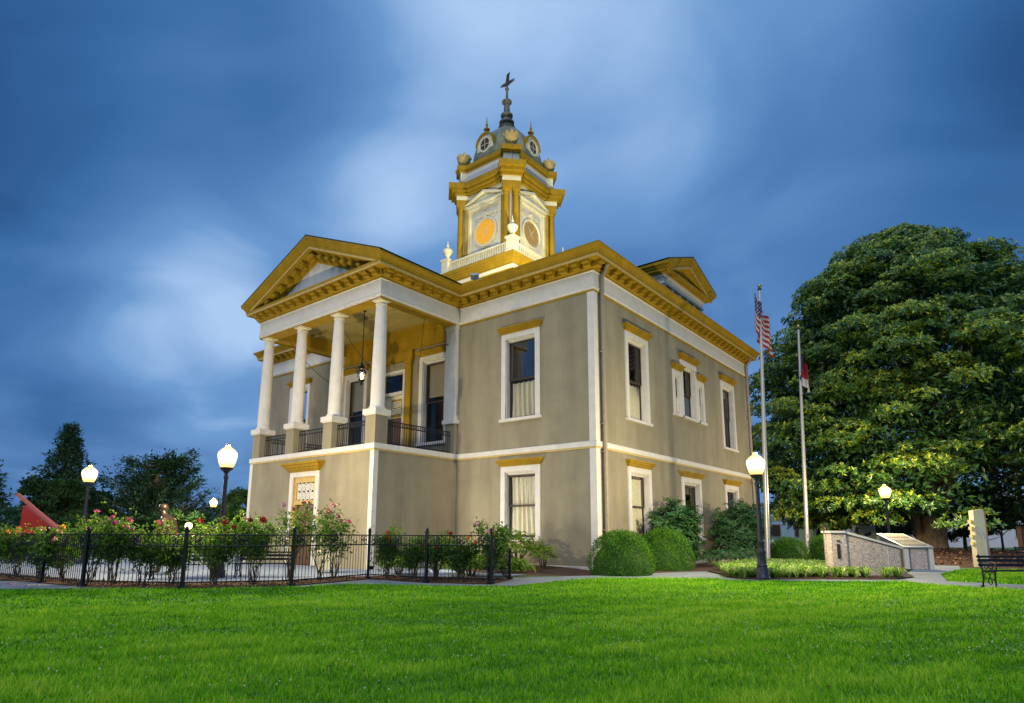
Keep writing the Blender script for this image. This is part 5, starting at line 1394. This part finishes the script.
# bronze statue (one continuous body)
def statue():
    o = empty('bronze_statue',(-10.03,-11.07,.02),'bronze statue of a standing man facing left behind the roses','statue',rz=math.atan2(-RGT.y,-RGT.x))
    # local +x = facing direction; scaled to 2.35 m
    J = {'pelvis':(0,0,1.10),'belly':(.02,0,1.35),'chest':(.08,0,1.66),'neck':(.20,0,1.93),'head':(.29,0,2.08),'crown':(.30,0,2.27),
         'sl':(.06,.30,1.78),'el':(.02,.34,1.38),'wl':(.20,.30,1.16),'hl':(.30,.27,1.14),
         'sr':(.06,-.30,1.78),'er':(-.04,-.34,1.38),'wr':(.12,-.30,1.12),'hr':(.22,-.26,1.08),
         'hipl':(.0,.13,1.02),'kl':(.16,.14,.58),'al':(.14,.15,.12),'tl':(.36,.16,.06),
         'hipr':(0,-.13,1.02),'kr':(-.02,-.14,.58),'ar':(-.16,-.15,.12),'tr':(.05,-.16,.06)}
    rad = {'pelvis':.20,'belly':.20,'chest':.27,'neck':.095,'head':.135,'crown':.10,'sl':.115,'el':.085,'wl':.06,'hl':.055,'sr':.115,'er':.085,'wr':.06,'hr':.055,'hipl':.14,'kl':.10,'al':.07,'tl':.055,'hipr':.14,'kr':.10,'ar':.07,'tr':.055}
    E = [('pelvis','belly'),('belly','chest'),('chest','neck'),('neck','head'),('head','crown'),('chest','sl'),('sl','el'),('el','wl'),('wl','hl'),('chest','sr'),('sr','er'),('er','wr'),('wr','hr'),('pelvis','hipl'),('hipl','kl'),('kl','al'),('al','tl'),('pelvis','hipr'),('hipr','kr'),('kr','ar'),('ar','tr')]
    keys = list(J); me = bpy.data.meshes.new('figure'); me.from_pydata([J[k] for k in keys],[(keys.index(a),keys.index(c)) for a,c in E],[])
    ob = bpy.data.objects.new('figure',me); COL.objects.link(ob); ob.parent = o
    sk = ob.modifiers.new('skin','SKIN'); ss = ob.modifiers.new('sub','SUBSURF'); ss.levels = 2; ss.render_levels = 2
    for i,k in enumerate(keys):
        sv = me.skin_vertices[0].data[i]; sv.radius = (rad[k],rad[k]); sv.use_root = (k == 'pelvis')
    dg = bpy.context.evaluated_depsgraph_get(); ev = ob.evaluated_get(dg); m2 = bpy.data.meshes.new_from_object(ev)
    bm = bmesh.new(); bm.from_mesh(m2)
    # face: nose, brows; coat hem
    bm.to_mesh(m2); bm.free()
    ob.modifiers.clear(); ob.data = m2; m2.materials.clear(); m2.materials.append(BRONZE); m2.polygons.foreach_set('use_smooth',[True]*len(m2.polygons))
    b = MB(); b.lathe([(.23,1.10),(.25,1.0),(.265,.86),(.26,.84)],(0,0,0),18); b.build('coat',BRONZE,o,smooth=True)
    b = MB(); b.lathe([(.02,-.05),(.10,-.03),(.15,.04),(.15,.12),(.11,.19),(.0,.23)],(.265,0,2.12),14); b.build('hair',BRONZE,o,smooth=True)
    b = MB(((.19,0,.06),(1,0,0),(0,1,0))); b.prism_n([(.22,2.00),(.285,2.015),(.235,2.10)],-.022,.022); b.tube([(.225,-.05,2.12),(.24,0,2.125),(.225,.05,2.12)],.018,6); b.tube([(.225,-.035,1.955),(.235,0,1.955),(.225,.035,1.955)],.012,6)
    for s_ in (-1,1): b.lathe([(.0,-.04),(.03,-.02),(.03,.03),(.0,.05)],(.09,s_*.135,2.04),8)
    b.build('face',BRONZE,o,smooth=True)
    b = MB(); b.frus((.08,0),.42,.42,-.01,.06); b.build('plinth',GRANITED,o)
statue()

# ================================================================== BACKGROUND BUILDINGS
def bldg(name, loc, w, d, h, m, label, rz=ba, bays=4, wm=None, trim=WHITE, zc=1.2, zt=2.6, door=True, roof='flat'):
    o = empty(name,loc,label,'building',rz=rz)
    b = MB(); b.box(-w/2,w/2,0,d,0,h); b.build('wall',m,o)
    b = MB(); b.box(-w/2-.15,w/2+.15,-.15,d+.15,h,h+.3); 
    if roof == 'gable':
        b = MB(); b.add([(-w/2-.3,-.3,h),(w/2+.3,-.3,h),(w/2+.3,d+.3,h),(-w/2-.3,d+.3,h),(-w/2-.3,d/2,h+2),(w/2+.3,d/2,h+2)],[(0,1,5,4),(3,4,5,2),(0,4,3),(1,2,5),(0,3,2,1)])
    b.build('roof',ROOF if roof == 'gable' else trim,o)
    b = MB(); b.box(-w/2-.02,w/2+.02,-.06,0-.002,h*.62,h*.70); b.build('band',trim,o)
    for i in range(bays):
        u = -w/2+(i+.5)*w/bays
        b = MB(); b.box(u-.7,u+.7,-.08,-.003,zc-.1,zt+.1); wo = b.build('window',trim,o)
        b = MB(); b.box(u-.6,u+.6,-.095,-.082,zc,zt); b.build('pane',SASH,wo)
    if door:
        b = MB(); b.box(-w/2+.4,-w/2+1.5,-.07,-.003,0,2.2); b.build('door',SASH,o)
    return o
bldg('blue_shop',(-11.0,60.5,0),9.0,9,5.0,mat('shop_blue',(.36,.50,.60),.7,.1,1),'pale blue grey low building far behind the flagpoles',bays=3,trim=mat('shop_mauve',(.30,.27,.36),.7,.1,1))
bldg('white_shed',(-5.0,67.7,0),9,9,5.6,mat('shed_white',(.80,.78,.82),.7,.06,1),'white building far behind the round topiary',bays=2,door=False)
bldg('tan_building',(-.6,56.0,0),8.5,6,2.9,mat('tan_render',(.68,.55,.28),.7,.12,1),'low tan building lit up left of the big tree trunk',bays=3,roof='gable')
bldg('pink_building',(12.5,77.0,0),26,10,6.0,mat('pink_render',(.78,.70,.74),.7,.08,1),'pale pinkish building behind the young tree at right',bays=5)
# cream square sign near the topiary
sg = empty('square_sign',(3.95,30.2,.1),'small cream square sign panel behind the stone monument','sign',rz=ba)
b = MB(); b.box(-.6,.6,-.06,.06,.9,1.95); b.build('panel',CREAM,sg)
b = MB(); b.prism_n([(-.28,1.30),(-.1,1.5),(.0,1.38),(.12,1.6),(.28,1.45),(.2,1.28),(-.1,1.22)],-.075,-.062); b.build('emblem',SASH,sg)
for sx in (-1,1): b = MB(); b.tube([(sx*.5,0,0),(sx*.5,0,.9)],.05,6); b.build('leg',DARK,sg)
# low retaining kerb behind the lilyturf bed
b = MB(); b.prism([(2.0,19.6),(4.6,20.9),(4.5,21.1),(1.9,19.8)],0,.32); tag(b.build('stone_kerb',mat('kerb_stone',(.22,.20,.20),.8,.3,6,.4,20)),'low dark stone kerb behind the lilyturf bed','kerb')

# ================================================================== LAWN GRASS
def in_poly(P, x, y):
    P = np.array(P); ins = np.zeros(len(x),bool); j = len(P)-1
    for i in range(len(P)):
        xi,yi = P[i]; xj,yj = P[j]
        c = ((yi>y)!=(yj>y)) & (x < (xj-xi)*(y-yi)/(yj-yi+1e-12)+xi); ins ^= c; j = i
    return ins
def vnoise(x, y, s, seed):
    r = np.random.default_rng(seed); v = np.zeros_like(x)
    for i in range(6):
        a = r.uniform(0,2*PI); f = s*r.uniform(.6,1.7); v += np.sin((x*math.cos(a)+y*math.sin(a))*f+r.uniform(0,6.28))
    return v/6
def grass(name, poly, bands, label):
    Vs = []; Ls = []; Ss = []; Ts = []; Rs = []; vo = 0; lo_ = 0
    for (d0,d1,den,hgt,wid) in bands:
        half = math.radians(47)
        ar = half*(d1**2-d0**2); n = int(ar*den)
        d = np.sqrt(rng.uniform(d0**2,d1**2,n)); th = rng.uniform(-half,half,n)
        x = CAM.x+d*(FWD.x*np.cos(th)+RGT.x*np.sin(th)); y = CAM.y+d*(FWD.y*np.cos(th)+RGT.y*np.sin(th))
        ok = in_poly(poly,x,y); x,y = x[ok],y[ok]; n = len(x)
        if n == 0: continue
        t0 = vnoise(x,y,.38,21); t1 = vnoise(x,y,1.1,3)+.6*t0; t2 = vnoise(x,y,4.5,5); t3 = vnoise(x,y,10,8)
        h = hgt*rng.uniform(.55,1.25,n)*(1+.40*t1+.55*t2+.40*t3); a = rng.uniform(0,2*PI,n); be = rng.uniform(.3,1.25,n)*h
        w = wid*rng.uniform(.7,1.3,n)
        bx,by = -np.sin(a)*w*.5, np.cos(a)*w*.5
        z = np.full(n,.012); dx,dy = np.cos(a),np.sin(a)
        V = np.empty((n,5,3))
        V[:,0] = np.stack([x-bx,y-by,z],1); V[:,1] = np.stack([x+bx,y+by,z],1)
        V[:,2] = np.stack([x+bx*.8+dx*be*.3,y+by*.8+dy*be*.3,z+h*.6],1); V[:,3] = np.stack([x-bx*.8+dx*be*.3,y-by*.8+dy*be*.3,z+h*.6],1)
        V[:,4] = np.stack([x+dx*be,y+dy*be,z+h],1)
        i = np.arange(n)*5+vo
        Vs.append(V.reshape(-1,3)); Ls.append(np.stack([i,i+1,i+2,i+3,i+3,i+2,i+4],1).ravel())
        k = np.arange(n)*7+lo_; Ss.append(np.stack([k,k+4],1).ravel()); Ts.append(np.tile([4,3],n))
        Rs.append(np.repeat(np.clip(rng.normal(.50,.24,n)+.34*t1+.34*t2+.25*t3,0,1),5)); vo += n*5; lo_ += n*7
    V = np.vstack(Vs); L = np.concatenate(Ls); S = np.concatenate(Ss); T_ = np.concatenate(Ts); R = np.concatenate(Rs)
    me = bpy.data.meshes.new(name); me.vertices.add(len(V)); me.vertices.foreach_set('co',V.astype(np.float32).ravel())
    me.loops.add(len(L)); me.loops.foreach_set('vertex_index',L.astype(np.int32)); me.polygons.add(len(S)); me.polygons.foreach_set('loop_start',S.astype(np.int32)); me.polygons.foreach_set('loop_total',T_.astype(np.int32))
    me.update(calc_edges=True); me.attributes.new('rnd','FLOAT','POINT').data.foreach_set('value',R.astype(np.float32)); me.materials.append(L_GRASS)
    o = bpy.data.objects.new(name,me); COL.objects.link(o); tag(o,label,'grass',kind='stuff')
grass('lawn_grass',LAWN,((3.6,6.5,2600,.060,.0065),(6.5,9.5,1700,.058,.009),(9.5,14,950,.055,.013),(14,30,420,.055,.022)),'short green lawn grass filling the foreground')
grass('patch_grass',[(9.95,7.4),(10.45,3.1),(12.3,2.9),(26,2.9),(26,13),(12,12.0),(10.3,11.6)],((14,40,260,.07,.03),),'green grass patch behind the right bench')
# clover heads
def clover():
    n = 2600; d = np.sqrt(rng.uniform(4.3**2,17**2,n)); th = rng.uniform(-.75,.75,n)
    x = CAM.x+d*(FWD.x*np.cos(th)+RGT.x*np.sin(th)); y = CAM.y+d*(FWD.y*np.cos(th)+RGT.y*np.sin(th))
    ok = in_poly(LAWN,x,y) & (vnoise(x,y,.8,9)+rng.uniform(-.5,.5,n) > .05); x,y = x[ok],y[ok]
    b = MB(); 
    for px,py_ in zip(x,y):
        z = random.uniform(.045,.075); r = random.uniform(.007,.012)
        b.add([(px+r,py_,z),(px,py_+r,z),(px-r,py_,z),(px,py_-r,z),(px,py_,z+r),(px,py_,z-r)],[(0,1,4),(1,2,4),(2,3,4),(3,0,4),(1,0,5),(2,1,5),(3,2,5),(0,3,5)])
    tag(b.build('clover_flowers',mat('clover_white',(.62,.60,.42),.8,.1,4)),'tiny pale clover heads scattered through the lawn','clover',kind='stuff')
clover()
n = 260; d = np.sqrt(rng.uniform(4.5**2,18**2,n)); th = rng.uniform(-.75,.75,n)
x = CAM.x+d*(FWD.x*np.cos(th)+RGT.x*np.sin(th)); y = CAM.y+d*(FWD.y*np.cos(th)+RGT.y*np.sin(th)); ok = in_poly(LAWN,x,y); x,y = x[ok],y[ok]; n = len(x)
o = leaf_mesh('fallen_leaves',np.stack([x,y,np.full(n,.055)],1),rand_dirs(n)*np.array([1,1,.3]),np.array([0,0,1.])+rng.normal(0,.5,(n,3)),rng.uniform(.03,.07,n),rng.uniform(.02,.04,n),np.clip(rng.normal(.6,.25,n),0,1),L_LITTER)
tag(o,'a few dry leaves fallen on the lawn','fallen leaves',kind='stuff')
# leaf litter under the tree and mulch chips
n = 5200; a = rng.uniform(0,2*PI,n); r = np.sqrt(rng.uniform(0,1,n))*12
q = r/13; P = np.stack([8.5+np.cos(a)*r*1.15,27+np.sin(a)*r,.55*(1+np.cos(PI*q))/2+.03],1)
o = leaf_mesh('leaf_litter',P,rand_dirs(n,-.1)*np.array([1,1,.3]),np.array([0,0,1.])+rng.normal(0,.5,(n,3)),rng.uniform(.12,.26,n),rng.uniform(.08,.14,n),np.clip(rng.normal(.5,.28,n),0,1),L_LITTER)
tag(o,'dry brown leaves on the bed under the big tree','leaf litter',kind='stuff')
C_ = poly_sample([(-14,-15.6),(-8.64,-14.85),(-6.4,-14.55),(-4.1,-13.15),(-2.78,-10.98),(-3.25,-8.1),(-.93,-7.85),(.8,-7.08),(.1,-5.3),(-1.5,-5.7),(-3.6,-6.8),(-4.5,-8.4),(-4.3,-10.6),(-5.9,-12.6),(-8.4,-13.7),(-14,-14.6)],5200); n = len(C_)
o = leaf_mesh('mulch_chips',np.column_stack([C_,np.full(n,.055)]),rand_dirs(n)*np.array([1,1,.25]),np.array([0,0,1.])+rng.normal(0,.5,(n,3)),rng.uniform(.04,.11,n),rng.uniform(.02,.05,n),np.clip(rng.normal(.35,.28,n),0,1),L_LITTER)
tag(o,'bark chips and dry leaves under the roses','mulch',kind='stuff')
C_ = poly_sample([(-9.5,-15.5),(-7.2,-15.3),(-5.2,-14.1),(-3.6,-12.4),(-3.9,-12.9),(-6,-15),(-8,-15.8)],70); n = len(C_)
o = leaf_mesh('fallen_petals',np.column_stack([C_,np.full(n,.06)]),rand_dirs(n)*np.array([1,1,.2]),np.array([0,0,1.])+rng.normal(0,.3,(n,3)),rng.uniform(.04,.07,n),rng.uniform(.03,.05,n),np.full(n,.5),PET['pink'])
tag(o,'pink rose petals fallen along the fence foot','petals',kind='stuff')
bpy.context.view_layer.update()
